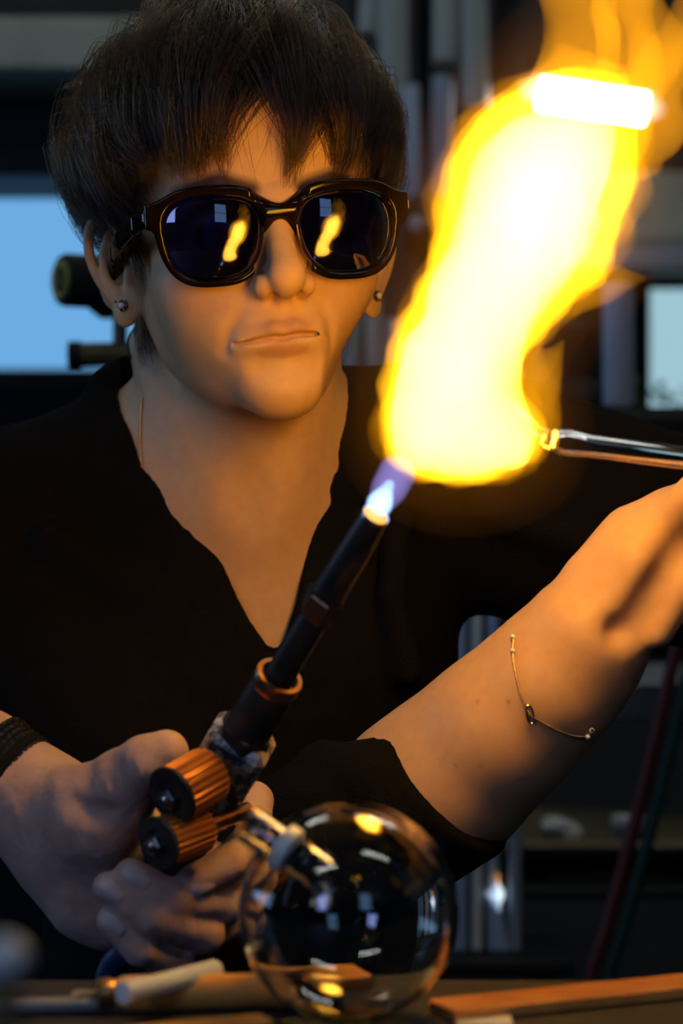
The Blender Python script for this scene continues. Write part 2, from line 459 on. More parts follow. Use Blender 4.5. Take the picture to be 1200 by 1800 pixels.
window('window_2', ((a[0] + b[0]) / 2, 3.0, (a[2] + b[2]) / 2), b[0] - a[0], a[2] - b[2], 'y-', M['sky_pane_pale'], 1, 1, 0.03)
window('window_3', (-1.35, -3.0, 1.9), 0.6, 0.9, 'y+', M['sky_pane'], 1, 2)
window('window_4', (0.85, -3.0, 1.9), 0.6, 0.9, 'y+', M['sky_pane'], 1, 2)
window('window_5', (-2.5, 0.3, 1.6), 1.5, 1.2, 'x+', M['sky_pane'], 2, 2)

# ------------------------------------------------------------------ the bench
BENCH_Z = CAM[2] - 0.203
bench = empty('workbench', (0, -0.6, 0), 'dark worn workbench top across the foot of the picture', 'workbench')
MB().box((0, -0.735, BENCH_Z - 0.02), (2.2, 0.80, 0.04), bevel=0.003).build('bench_top', M['bench'], bench, smooth=False)
for x in (-1.0, 1.0):
    for y in (-1.07, -0.42):
        MB().box((x, y, (BENCH_Z - 0.04) / 2), (0.07, 0.07, BENCH_Z - 0.04), bevel=0.004).build('leg', M['darkmetal'], bench, smooth=False)

# ------------------------------------------------------------------ head frame (local: x to picture right, f forward to the camera, z up; metres)
def rot(ax, deg):
    return np.array(Matrix.Rotation(math.radians(deg), 3, ax))
YAW, ROLL, PITCH = 12.5, 3.3, 0.0
RH = rot('Z', YAW) @ rot('Y', -ROLL) @ rot('X', PITCH)           # local (x, y back, z) -> world
HC = P(486, 402, -0.087) - RH @ np.array([0, -0.085, 0])
def HL(x, f, z): return np.array([x, -f, z])                  # local point for the field
def HW(p): return (RH @ np.asarray(p).T).T + HC               # local -> world
def WH(p): return RH.T @ (np.asarray(p, float) - HC)          # world -> local
def both(fn):
    for s in (-1, 1): fn(s)

SKIN = np.array([0.70, 0.43, 0.22]); LIP = np.array([0.57, 0.31, 0.18]); HAIRC = np.array([0.03, 0.016, 0.01])

# torso and arms of the person (world points)
NECK_R, NECK_L = P(300, 765, 0.075), P(545, 765, 0.075)
SH_R, SH_L = P(-60, 965, 0.09), P(800, 835, 0.09)
EL_L, WR_L = P(1480, 1010, 0.06), np.array([0.375, -0.125, CAM[2] - 0.012])
EL_R, WR_R = P(395, 1600, -0.07), P(1010, 1180, -0.166)
NOTCH = P(440, 905, 0.005)
def torso(F, g, fine=True):
    """body under the sweater (g = 0) or the sweater's own surface (g = its looseness)"""
    F.add(ell(P(425, 1190, 0.10), (0.120 + g, 0.088 + g, 0.165 + g)), 0.04)
    F.add(cap(NECK_R, SH_R, 0.034 + g, 0.052 + g), 0.04)
    F.add(cap(NECK_L, SH_L, 0.034 + g, 0.052 + g), 0.04)
    F.add(cap(P(420, 900, 0.08), P(430, 1100, 0.085), 0.072 + g, 0.080 + g), 0.05)

# ---- head, neck and upper chest: one fine block in head coordinates
F = Field((-0.155, -0.125, -0.335), (0.125, 0.14, 0.122), 0.0011)
A = F.add; B = F.sub
A(ell(HL(0, -0.010, 0.036), (0.0735, 0.096, 0.082)), 0)
A(ell(HL(0, 0.036, 0.045), (0.062, 0.055, 0.05)), 0.02)
A(ell(HL(0, 0.026, -0.028), (0.0560, 0.061, 0.066)), 0.022)
def face_side(s):
    A(poly([HL(s * 0.048, -0.002, -0.038), HL(s * 0.0415, 0.008, -0.060), HL(s * 0.0235, 0.048, -0.080), HL(s * 0.006, 0.073, -0.0875)], [0.014, 0.013, 0.0120, 0.011]), 0.022)
    A(ell(HL(s * 0.041, 0.048, -0.024), (0.020, 0.025, 0.018)), 0.022)
    A(ell(HL(s * 0.028, 0.046, -0.044), (0.024, 0.030, 0.026)), 0.024)
    A(poly([HL(s * 0.006, 0.085, 0.016), HL(s * 0.028, 0.081, 0.021), HL(s * 0.050, 0.062, 0.016)], [0.007, 0.008, 0.006]), 0.014)
    B(ell(HL(s * 0.032, 0.092, 0.001), (0.017, 0.013, 0.011)), 0.012)
    A(ell(HL(s * 0.032, 0.0735, 0.000), (0.0145, 0.0118, 0.0105)), 0.003)
both(face_side)
A(ell(HL(0, 0.0755, -0.0850), (0.0175, 0.0125, 0.0135)), 0.014)
A(ell(HL(0, 0.070, -0.060), (0.028, 0.0225, 0.026)), 0.022)         # maxilla and teeth
# nose
A(poly([HL(0, 0.083, 0.012), HL(0, 0.0925, -0.006), HL(0, 0.103, -0.024)], [0.0070, 0.0070, 0.0085]), 0.010)
A(ell(HL(0, 0.1055, -0.0295), (0.0098, 0.0095, 0.0088)), 0.006)
def ala(s):
    A(ell(HL(s * 0.0118, 0.0945, -0.0325), (0.0062, 0.0100, 0.0068)), 0.0045)
both(ala)
A(poly([HL(0, 0.1035, -0.0345), HL(0, 0.091, -0.0395)], [0.0042, 0.0042]), 0.004)
for s in (-1, 1):
    B(poly([HL(s * 0.0075, 0.101, -0.0415), HL(s * 0.0062, 0.098, -0.033)], [0.0033, 0.0026]), 0.0018)
    B(poly([HL(s * 0.0205, 0.0985, -0.026), HL(s * 0.0195, 0.0945, -0.0345), HL(s * 0.0165, 0.0945, -0.041)], 0.0022), 0.004)     # groove behind the wing
# mouth
UL = [HL(-0.0225, 0.0830, -0.0622), HL(-0.0125, 0.0910, -0.0590), HL(-0.0055, 0.0952, -0.0567), HL(0, 0.0950, -0.0578), HL(0.0055, 0.0952, -0.0567), HL(0.0125, 0.0910, -0.0590), HL(0.0225, 0.0830, -0.0622)]
def tiltm(p): return p * np.array([1.10, 1, 1]) + np.array([-0.0012, 0, 0.0022 + 0.085 * p[0]])
UL = [tiltm(p) for p in UL]
A(poly(UL, [0.0015, 0.0027, 0.0030, 0.0028, 0.0030, 0.0027, 0.0015]), 0.006)
LLp = [HL(-0.021, 0.0825, -0.0638), HL(-0.011, 0.0895, -0.0668), HL(0, 0.0920, -0.0675), HL(0.011, 0.0895, -0.0668), HL(0.021, 0.0825, -0.0638)]
LLp = [tiltm(p) for p in LLp]
A(poly(LLp, [0.0015, 0.0042, 0.0047, 0.0042, 0.0015]), 0.007)
SEAM = [HL(-0.0235, 0.0855, -0.0628), HL(-0.0135, 0.0945, -0.0622), HL(-0.005, 0.0992, -0.0618), HL(0, 0.0993, -0.0625), HL(0.005, 0.0992, -0.0618), HL(0.0135, 0.0945, -0.0622), HL(0.0235, 0.0855, -0.0628)]
SEAM = [tiltm(p) + np.array([0, 0.0017 - 0.07 * abs(p[0]), 0]) for p in SEAM]
for bk, rr_ in ((0.0, 0.0012), (0.0016, 0.0011), (0.0032, 0.0010)):
    B(poly([p + np.array([0, bk * max(0.0, 1 - abs(p[0]) / 0.030), 0]) for p in SEAM], [rr_ * 0.6, rr_, rr_, rr_, rr_, rr_, rr_ * 0.6]), 0.0012)
B(poly([HL(0, 0.0985, -0.0435), HL(0, 0.1005, -0.0525)], [0.0022, 0.0028]), 0.005)          # philtrum
B(poly([HL(-0.014, 0.0955, -0.0760), HL(0, 0.0995, -0.0760), HL(0.014, 0.0955, -0.0760)], [0.005, 0.007, 0.005]), 0.012)
for s in (-1, 1):
    B(poly([HL(s * 0.020, 0.0925, -0.040), HL(s * 0.029, 0.0860, -0.052), HL(s * 0.0335, 0.0805, -0.0655)], [0.001, 0.001, 0.0005]), 0.008)
# ears
def ear(s):
    t = math.radians(46)
    U = np.array([s * math.sin(t), math.cos(t), 0.0]); V = np.array([s * 0.10, 0.16, 0.98]); V /= np.linalg.norm(V)
    N = np.cross(V, U) * 1.0
    N = N / np.linalg.norm(N)
    if N[1] > 0: N = -N                                    # the face of the ear looks forward and out
    O = HL(s * 0.0675, -0.004, -0.0085)
    def E(u, v, w): return O + U * u + V * v + N * w
    R = np.stack([U, V, N], 1)
    A(ell(E(0.011, 0.002, -0.001), (0.0165, 0.027, 0.0030), R), 0.004)
    A(ell(E(0.004, 0.000, -0.006), (0.012, 0.020, 0.009), R), 0.008)
    B(ell(E(0.0115, -0.002, 0.0045), (0.0080, 0.0120, 0.0062), R), 0.002)
    B(ell(E(0.0185, 0.012, 0.0035), (0.0050, 0.0125, 0.0035), R), 0.002)
    A(poly(curve([E(0.004, 0.002, 0.001), E(0.002, 0.016, 0.003), E(0.007, 0.0275, 0.004), E(0.016, 0.0305, 0.004), E(0.0245, 0.024, 0.004), E(0.0275, 0.010, 0.004), E(0.0250, -0.005, 0.003), E(0.018, -0.018, 0.002)], 4), 0.0031), 0.002)
    A(poly(curve([E(0.0135, 0.020, 0.001), E(0.0185, 0.008, 0.003), E(0.0185, -0.006, 0.0035), E(0.0125, -0.0145, 0.003)], 4), 0.0027), 0.002)
    A(ell(E(0.0025, -0.006, 0.003), (0.0030, 0.0060, 0.0035), R), 0.003)
    A(ell(E(0.0090, -0.0245, 0.0015), (0.0098, 0.0110, 0.0040), R), 0.005)
    return E, N
EARS = {}
for s in (-1, 1): EARS[s] = ear(s)
# neck and chest
L = WH
A(cap(L(P(418, 640, 0.045)), L(P(432, 860, 0.055)), 0.049, 0.053), 0.020)
A(poly([L(P(262, 605, 0.035)), L(P(350, 760, 0.012)), L(P(425, 893, 0.004))], [0.013, 0.011, 0.008]), 0.022)
A(poly([L(P(560, 620, 0.035)), L(P(520, 780, 0.010)), L(P(462, 893, 0.004))], [0.012, 0.010, 0.007]), 0.02)
A(poly([L(P(420, 560, -0.01)), L(P(436, 720, -0.002)), L(P(440, 850, 0.002))], [0.020, 0.019, 0.015]), 0.03)   # throat
class LocalBody:                                           # torso() adds its world shapes into the head block
    def add(s, prim, k):
        lo, hi, fn = prim
        def g(x, y, z):
            X = RH[0, 0] * x + RH[0, 1] * y + RH[0, 2] * z + HC[0]; Y = RH[1, 0] * x + RH[1, 1] * y + RH[1, 2] * z + HC[1]; Z = RH[2, 0] * x + RH[2, 1] * y + RH[2, 2] * z + HC[2]
            return fn(X.astype(np.float32), Y.astype(np.float32), Z.astype(np.float32))
        c = np.array([WH((a, b, c2)) for a in (lo[0], hi[0]) for b in (lo[1], hi[1]) for c2 in (lo[2], hi[2])])
        F.add((c.min(0), c.max(0), g), k)
torso(LocalBody(), 0.0)
A(poly([L(NOTCH + (0.018, 0.004, 0.0)), L(P(550, 890, 0.040)), L(P(740, 820, 0.085))], [0.006, 0.005, 0.005]), 0.014)
A(poly([L(NOTCH + (-0.018, 0.002, 0.0)), L(P(320, 870, 0.025)), L(P(110, 860, 0.06))], [0.007, 0.006, 0.007]), 0.016)
B(ell(L(P(441, 888, -0.030)), (0.012, 0.012, 0.016)), 0.022)
HV, HF = F.mesh(3)
def sst(a, b, x): t_ = np.clip((x - a) / (b - a), 0, 1); return t_ * t_ * (3 - 2 * t_)
wj = sst(-0.022, -0.075, HV[:, 2]) * sst(0.015, -0.025, HV[:, 1]) * sst(-0.130, -0.100, HV[:, 2])      # the lower face is a little uneven: slimmer on the flame side
HV[:, 0] -= 0.34 * wj * np.maximum(HV[:, 0] - 0.020, 0)
tint = np.tile(SKIN, (len(HV), 1))
def dist_poly(V, pts):
    d = np.full(len(V), 9.0)
    for i in range(len(pts) - 1):
        a, b = np.asarray(pts[i]), np.asarray(pts[i + 1]); e = b - a
        t = np.clip(((V - a) @ e) / (e @ e), 0, 1); d = np.minimum(d, np.linalg.norm(V - a - t[:, None] * e, axis=1))
    return d
def paint(w, c): 
    global tint
    w = np.clip(w, 0, 1)[:, None]; tint = tint * (1 - w) + np.asarray(c) * w
near = np.abs(HV[:, 0]) < 0.04
dl = np.minimum(dist_poly(HV, UL) - 0.0042 * np.clip(1.15 - np.abs(HV[:, 0]) / 0.03, 0.2, 1), dist_poly(HV, LLp) - 0.0052 * np.clip(1.15 - np.abs(HV[:, 0]) / 0.03, 0.2, 1))
paint(np.where(near, (0.0016 - dl) / 0.0016, 0), LIP)
for s in (-1, 1):
    br = dist_poly(HV, [HL(s * 0.014, 0.090, 0.021), HL(s * 0.032, 0.089, 0.0265), HL(s * 0.052, 0.070, 0.0215)])
    paint((0.0075 - br) / 0.004 * 0.8, (0.09, 0.045, 0.028))
    rg = np.exp(-(((HV[:, 0] - s * 0.040) / 0.02) ** 2 + ((HV[:, 2] + 0.03) / 0.016) ** 2)) * (HV[:, 1] < -0.03)
    paint(rg * 0.25, (0.72, 0.36, 0.27))
hl = np.clip((HV[:, 2] - (0.070 + 0.35 * (0.085 + HV[:, 1]).clip(-0.02, 0.05) * -1.0)) / 0.006, 0, 1)
scalp = np.where(HV[:, 1] > -0.012, np.clip((HV[:, 2] - 0.004) / 0.006, 0, 1), np.clip((HV[:, 2] - 0.078 + 0.8 * (HV[:, 1] + 0.085).clip(0, 1)) / 0.006, 0, 1))
scalp = np.maximum(scalp, np.where((HV[:, 1] > 0.048) & (HV[:, 2] > -0.060), 1, 0))
scalp[np.abs(HV[:, 0]) > 0.0735] = 0
paint(scalp, HAIRC)
HEADV = HW(HV)

person = empty('person', (float(P(430, 1200, 0.1)[0]), 0.1, 0.0), 'person with short brown hair in a black V-neck sweater and dark sunglasses', 'person')

# ---- right forearm and hand (the arm that crosses the picture), fine block in world coordinates
def hand_frame(wrist, fdir, palm):
    f = np.asarray(fdir, float); f /= np.linalg.norm(f); n = np.asarray(palm, float); n = n - f * (n @ f); n /= np.linalg.norm(n)
    return f, n, np.cross(f, n)
F = Field(P(330, 1700, -0.05) - (0, 0.29, 0.02), P(1500, 700, -0.05) + (0.02, 0.03, 0), 0.0018)
A = F.add; B = F.sub
q = [P(395, 1600, -0.0700), P(620, 1480, -0.1028), P(770, 1385, -0.1215), P(880, 1285, -0.1403), P(965, 1205, -0.1543), P(1030, 1120, -0.1637)]
A(poly(q, [0.04118, 0.04021, 0.03677, 0.03334, 0.02942, 0.02598], 0.01), 0.01)
A(poly([P(690, 1340, -0.1075), P(860, 1210, -0.1356), P(990, 1090, -0.1543)], [0.01961, 0.01863, 0.01569]), 0.02)
A(poly([P(850, 1415, -0.108), P(950, 1305, -0.132), P(1065, 1180, -0.156)], [0.0185, 0.0175, 0.0140]), 0.024)
A(poly([P(900, 1300, -0.1617), P(985, 1200, -0.1739), P(1050, 1135, -0.1769)], [0.00371, 0.00403, 0.00371]), 0.010)        # tendons
A(poly([P(950, 1310, -0.1545), P(1020, 1225, -0.1677), P(1080, 1160, -0.1716)], [0.00403, 0.00424, 0.00371]), 0.010)
# palm: thenar on the upper side, hypothenar below, then fingers reaching up and right
A(poly([P(1045, 1110, -0.1637), P(1150, 1010, -0.1664), P(1230, 920, -0.1677)], [0.02385, 0.02544, 0.02332], 0.01), 0.016)
A(poly([P(1095, 1045, -0.1736), P(1125, 985, -0.1769), P(1180, 912, -0.1796)], [0.01749, 0.01908, 0.01325]), 0.008)
A(poly([P(1040, 1010, -0.1664), P(1105, 935, -0.1690), P(1165, 908, -0.1716)], [0.01272, 0.01272, 0.00975]), 0.014)
A(poly([P(1152, 1105, -0.1782), P(1195, 1025, -0.1815), P(1250, 950, -0.1835)], [0.01007, 0.01113, 0.01060]), 0.004)
A(poly([P(1180, 918, -0.1796), P(1235, 850, -0.215), P(1310, 806, -0.262)], [0.0120, 0.0093, 0.0080]), 0.006)          # thumb
for i, (x, y) in enumerate([(1262, 878), (1300, 932), (1318, 986), (1312, 1042)]):
    A(poly([P(x - 55, y + 30, -0.176), P(x + 70, y - 40, -0.185 + 0.004 * i), P(x + 105, y - 90, -0.232), P(x + 60, y - 100, -0.262)], [0.0095, 0.0083, 0.0077, 0.0068]), 0.003)
B(poly([P(1085, 1108, -0.1880), P(1112, 1100, -0.1900), P(1145, 1050, -0.1928), P(1190, 975, -0.1954)], [0.0045, 0.0062, 0.0062, 0.0053]), 0.012)
AV, AF = F.mesh(3)
atint = np.tile(SKIN, (len(AV), 1))
for (mx, my) in ((800, 1338), (838, 1339), (836, 1228), (886, 1226)):
    m = P(mx, my, -0.15); dd = np.hypot((AV[:, 0] - m[0]), (AV[:, 2] - m[2])); w = np.clip(1 - dd / 0.0014, 0, 1)[:, None] * (AV[:, 1:2] < -0.11)
    atint = atint * (1 - 0.7 * w) + np.array([0.2, 0.09, 0.05]) * 0.7 * w

# ---- the rest of the body under the clothes (coarse)
F = Field((-0.34, -0.30, 0.40), (0.44, 0.24, CAM[2] + 0.10), 0.004)
torso(F, -0.012)
A = F.add
A(cap(SH_R, EL_R, 0.046, 0.038), 0.03); A(cap(EL_R, P(700, 1430, -0.11), 0.035, 0.033), 0.01)
A(cap(SH_L, EL_L, 0.046, 0.038), 0.03); A(cap(EL_L, WR_L, 0.036, 0.026), 0.01)
FIST = np.array([0.352, -0.166, CAM[2] + 0.004]); TDIR = FIST - P(968, 774, -0.32); TDIR = TDIR / np.linalg.norm(TDIR)
A(poly([WR_L, WR_L * 0.4 + FIST * 0.6 + np.array([0.012, 0.012, 0])], [0.026, 0.026]), 0.02)
A(cap(P(430, 1300, 0.10), P(430, 1900, 0.10), 0.10, 0.105), 0.05)
A(ell((P(430, 2000, 0.1)[0], 0.1, 0.55), (0.15, 0.11, 0.10)), 0.05)
TV, TF = F.mesh(2)
# left fist closed on the far end of the glass tube
F = Field(FIST - 0.06, FIST + 0.06, 0.0018); A = F.add
u_, w_, _ = frame_of(TDIR)
if u_[1] > 0: u_ = -u_
w_ = np.cross(TDIR, u_)
A(ell(FIST + np.array([0.012, 0.016, -0.002]), (0.030, 0.020, 0.026)), 0)
for i in range(4):
    o_ = FIST + TDIR * (i - 1.5) * 0.0175
    A(poly([o_ + 0.0155 * (math.cos(t_) * u_ + math.sin(t_) * w_) for t_ in np.radians([170, 110, 50, -10, -70, -120])], [0.0100, 0.0098, 0.0095, 0.0090, 0.0085, 0.0078], 0.002), 0.003)
A(poly([FIST + np.array([0.0, 0.012, 0.024]), FIST - TDIR * 0.03 + np.array([0, -0.002, 0.020]), FIST - TDIR * 0.045 + np.array([0, -0.012, 0.012])], [0.012, 0.010, 0.008]), 0.006)
FV, FF = F.mesh(2)
n1, n2, n3 = len(HEADV), len(HEADV) + len(AV), len(HEADV) + len(AV) + len(TV)
BV = np.concatenate([HEADV, AV, TV, FV]); BF = np.concatenate([HF, AF + n1, TF + n2, FF + n3])
mesh_obj('body', BV, BF, M['skin'], person, tint=np.concatenate([tint, atint, np.tile(SKIN, (len(TV) + len(FV), 1))]))
for s in (-1, 1):
    MB().sphere(HW(HL(s * 0.032, 0.0765, 0.0)), 0.0105, 20, 12).build('eye', M['eye'], person)

# ---- sweater
VNECK = [(193, 690), (215, 740), (250, 815), (300, 870), (350, 930), (390, 985), (415, 1040), (440, 1090), (470, 1133), (487, 1140), (500, 1125), (520, 1060), (540, 970), (555, 900), (566, 780), (582, 665), (590, 480), (185, 480)]
def prism(poly2, y0, y1):
    p = np.array(poly2, np.float32)
    def fn(x, y, z):
        d2 = np.full(np.broadcast(x, z).shape, 9.0, np.float32); sgn = np.ones_like(d2)
        for i in range(len(p)):
            a = p[i]; b = p[i - 1]; e = b - a; wx = x - a[0]; wz = z - a[1]
            t = np.clip((wx * e[0] + wz * e[1]) / (e @ e), 0, 1)
            d2 = np.minimum(d2, (wx - e[0] * t) ** 2 + (wz - e[1] * t) ** 2)
            c1 = z >= a[1]; c2 = z < b[1]; c3 = e[0] * wz > e[1] * wx
            flip = (c1 & c2 & c3) | (~c1 & ~c2 & ~c3); sgn = np.where(flip, -sgn, sgn)
        d = sgn * np.sqrt(d2); return np.maximum(d, np.maximum(y0 - y, y - y1))
    return np.array([p[:, 0].min(), y0, p[:, 1].min()]), np.array([p[:, 0].max(), y1, p[:, 1].max()]), fn
F = Field((-0.36, -0.26, 0.56), (0.44, 0.24, CAM[2] + 0.11), 0.0024)
torso(F, 0.008); A = F.add
A(cap(SH_R, EL_R, 0.062, 0.054), 0.035); A(poly([EL_R, P(600, 1490, -0.1), P(790, 1385, -0.124)], [0.053, 0.0485, 0.0432], 0.01), 0.02)
A(poly([SH_L, P(1000, 910, 0.06), EL_L], [0.062, 0.066, 0.062], 0.02), 0.05); A(cap(EL_L, WR_L * 0.72 + EL_L * 0.28, 0.058, 0.04), 0.02)
A(cap(P(425, 1250, 0.10), P(425, 1700, 0.10), 0.12, 0.125), 0.05)
A(ell((P(430, 2000, 0.1)[0], 0.1, 0.60), (0.16, 0.12, 0.10)), 0.05)
A(poly([P(185, 672, 0.07), P(215, 655, 0.09), P(300, 655, 0.10)], [0.008, 0.010, 0.010]), 0.02)
# folds
for pts, r in (([P(60, 1120, -0.0), P(250, 1170, -0.012), P(440, 1260, -0.02)], 0.010), ([P(90, 950, 0.01), P(260, 1060, 0.0), P(420, 1190, -0.01)], 0.007),
               ([P(700, 900, 0.01), P(690, 1050, 0.0), P(720, 1180, 0.0)], 0.008), ([P(850, 880, 0.0), P(960, 930, -0.01), P(1100, 980, -0.02)], 0.009),
               ([P(560, 1330, -0.105), P(640, 1370, -0.145), P(700, 1440, -0.15)], 0.006), ([P(500, 1400, -0.105), P(590, 1430, -0.14), P(660, 1500, -0.14)], 0.006)):
    A(poly(pts, r), 0.02)
vp = [(P(x, y, 0.005)[0], P(x, y, 0.005)[2]) for x, y in VNECK]
F.sub(prism(vp, -0.3, 0.085), 0.004)
# open the cuff along the forearm
ax0, ax1 = P(700, 1440, -0.113), P(900, 1265, -0.143)
dcut = (ax1 - ax0) / np.linalg.norm(ax1 - ax0)
c0 = P(778, 1387, -0.122)
def half(x, y, z): return -((x - c0[0]) * dcut[0] + (y - c0[1]) * dcut[1] + (z - c0[2]) * dcut[2]) + 0.006
lo_, hi_ = c0 - 0.045, c0 + 0.075
F.apply((lo_, hi_, half), 0.004, 'sub', m=0.0)
SV, SF = F.mesh(2)
SN = np.array([nz(p, 60) * 0.0016 + nz(p, 190, 5) * 0.0007 for p in SV]); SV = SV + SN[:, None] * np.array([0.3, -0.6, 0.5])
mesh_obj('sweater', SV, SF, M['knit'], person)
# ---- trousers, seated
F = Field((-0.36, -0.52, 0.0), (0.26, 0.26, 0.70), 0.008)
cx = P(430, 2000, 0.1)[0]
F.add(ell((cx, 0.1, 0.53), (0.165, 0.13, 0.10)), 0.05)
for s in (-1, 1):
    F.add(poly([(cx + s * 0.08, 0.08, 0.52), (cx + s * 0.10, -0.32, 0.53), (cx + s * 0.10, -0.30, 0.10)], [0.085, 0.065, 0.05]), 0.04)
    F.add(poly([(cx + s * 0.10, -0.28, 0.05), (cx + s * 0.11, -0.42, 0.045)], [0.045, 0.04]), 0.02)
V, Fc = F.mesh(2); mesh_obj('trousers', V, Fc, M['trousers'], person)
stool = empty('stool', (cx, 0.1, 0), 'low stool with round padded seat under the person in black', 'stool')
MB().lathe((cx, 0.1, 0.355), (0, 0, 1), [(0.15, 0), (0.17, 0.01), (0.17, 0.05), (0.15, 0.065)]).build('seat', M['blackplastic'], stool)
MB().lathe((cx, 0.1, 0.03), (0, 0, 1), [(0.02, 0), (0.02, 0.325)]).build('column', M['greymetal'], stool)
for i in range(5):
    a = i * 2 * math.pi / 5; MB().tube([(cx, 0.1, 0.05), (cx + 0.24 * math.cos(a), 0.1 + 0.24 * math.sin(a), 0.014)], [0.018, 0.012]).build('leg', M['greymetal'], stool)
# ------------------------------------------------------------------ hair
HO = np.array([-0.004, 0.010, 0.044])               # origin of the hair directions in field-local axes (y back)
CR = np.array([0.10, 0.42, 1.0]); CR /= np.linalg.norm(CR)      # whorl direction
FW = np.array([0, -1.0, 0]); FW = FW - CR * (FW @ CR); FW /= np.linalg.norm(FW); RT = np.cross(FW, CR)
if RT[0] < 0: RT = -RT
SKC, SK = np.array([0.0, 0.010, 0.036]), np.array([0.0745, 0.097, 0.083])
SHC, SHL = np.array([-0.005, 0.011, 0.056]), np.array([0.0985, 0.1170, 0.0925])
def hit(d, c, r):
    """distance from HO along d to an ellipsoid"""
    o = (HO - c) / r; e = d / r; A_ = (e * e).sum(-1); B_ = (e * o).sum(-1); C_ = (o * o).sum() - 1
    return (-B_ + np.sqrt(np.maximum(B_ * B_ - A_ * C_, 0))) / A_
def shell_pt(th, ph, lev):
    """th azimuth (0 front, + picture right), ph angle from the whorl, lev 0 scalp .. 1 outer"""
    d = np.cos(ph)[..., None] * CR + np.sin(ph)[..., None] * (np.cos(th)[..., None] * FW + np.sin(th)[..., None] * RT)
    a, b = hit(d, SKC, SK), hit(d, SHC, SHL)
    return HO + d * (a + (b - a) * lev)[..., None]
ZT = np.radians([-180, -150, -125, -108, -95, -82, -70, -58, -45, -32, -20, -10, 0, 10, 20, 30, 42, 55, 70, 85, 100, 120, 150, 180])
ZE = np.array([-.060, -.060, -.010, .028, .024, .014, .010, .024, .038, .040, .041, .038, .036, .030, .036, .034, .030, .026, .022, .024, .028, -.010, -.060, -.060])
def z_end(th): return np.interp(th, ZT, ZE)
def end_phi(th, ze):
    ph = np.linspace(0.2, 2.6, 60); pts = shell_pt(np.repeat(th[:, None], 60, 1), np.repeat(ph[None], len(th), 0), np.ones((len(th), 60)))
    below = pts[..., 2] < ze[:, None]; i = np.where(below.any(1), below.argmax(1), 59); return ph[i]
GAPS = [(-2.5, 10.5), (17.5, 6.0)]                 # partings of the fringe (degrees): centre, half-width
def make_hair():
    K = 13; ncl = 1000; per = 20; n = ncl * per
    cth = RNG.uniform(-math.pi, math.pi, ncl); fsel = RNG.random(ncl) < 0.5          # more locks toward the front, that is what the picture shows
    cth[fsel] = np.radians(RNG.normal(0, 62, fsel.sum())); cth = (cth + math.pi) % (2 * math.pi) - math.pi
    hl_c = end_phi(cth, np.where(np.abs(cth) < np.radians(38), 0.082, np.where(np.abs(cth) < np.radians(75), 0.055, 0.040)))
    cph = np.maximum(0.03, hl_c * np.sqrt(RNG.random(ncl)) * 0.98)
    clev = np.clip(0.60 + 0.36 * RNG.normal(0, 1, ncl), 0.12, 1.12)
    cend = end_phi(cth, z_end(cth) + RNG.normal(0, 0.008, ncl))
    clen = RNG.uniform(0.7, 1.3, ncl); cswing = np.radians(RNG.normal(0, 7.0, ncl)); cwave = RNG.uniform(0, 6.28, ncl); cthick = RNG.uniform(0.08, 0.34, ncl)
    pk = np.repeat(np.arange(ncl), per)
    dth = np.radians(RNG.normal(0, 4.2, n)) / np.maximum(0.35, np.sin(cph[pk] + 0.4)); dph = RNG.normal(0, 0.07, n)
    th0 = cth[pk]; ph0 = np.clip(cph[pk] + dph, 0.02, hl_c[pk])
    ph1 = np.minimum(cend[pk], ph0 + clen[pk]) + RNG.normal(0, 0.025, n); ph1 = np.maximum(ph1, ph0 + 0.22)
    fly = RNG.random(n) < 0.03
    t = np.linspace(0, 1, K)[None]
    ph = ph0[:, None] + (ph1 - ph0)[:, None] * t
    sweep = np.radians(-8) * np.clip((ph - 0.3) / 1.2, 0, 1.2) * np.cos(th0)[:, None]
    conv = 1 - (1 - cthick[pk][:, None]) * t ** 1.2
    th = th0[:, None] + dth[:, None] * conv + sweep + cswing[pk][:, None] * t ** 1.6 + np.where(fly, np.radians(RNG.normal(0, 9, n)), np.radians(RNG.normal(0, 0.9, n)))[:, None] * t ** 2
    # partings of the fringe: the locks are led aside from the crown on
    hlp = end_phi(np.radians([0.0]), np.array([0.080]))[0]
    w = np.clip((ph - hlp + 0.50) / 0.72, 0, 1); w = w * w * (3 - 2 * w)
    stray = RNG.random(n) < 0.035
    for c, hw in GAPS:
        c_, h_ = math.radians(c), math.radians(hw)
        dd = th[:, -1] - c_; push = np.where(np.abs(dd) < 2.4 * h_, np.sign(dd) * (h_ + np.abs(dd) * (1.4 / 2.4)) - dd, 0)
        th = th + push[:, None] * w * (~stray)[:, None]
    lift = np.minimum(1, t / 0.25) ** 0.7
    lv = (clev[pk] + RNG.normal(0, 0.07, n) + np.where(fly, 0.12, 0))[:, None] * lift - 0.16 * t ** 3 + 0.09 * np.sin(t * 5 + cwave[pk][:, None])
    lv = np.maximum(lv, 0.02)
    pts = shell_pt(th, ph, lv)
    pts += RNG.normal(0, 0.0005, (n, 1, 3)) * t[..., None] + 0.0009 * np.sin(t[..., None] * 7 + RNG.uniform(0, 6, (n, 1, 3))) * t[..., None]
    pts = [pts]
    # sideburn strands before the visible ear
    m = 170; s0 = HL(-0.0705, 0.014, 0.020); side = []
    for i in range(m):
        o = s0 + np.array([0.0, RNG.normal(0, 0.005), RNG.normal(0, 0.003)]); L_ = RNG.uniform(0.022, 0.052); dx = RNG.normal(0.0, 0.003)
        tt = np.linspace(0, 1, K)
        p = np.stack([o[0] + 0.004 * tt + 0.003 * np.sin(tt * 3 + dx * 900) - 0.001, o[1] + dx * tt - 0.010 * tt ** 2, o[2] - L_ * tt], 1); side.append(p)
    pts.append(np.array(side))
    # nape tufts under the ears
    nape = []
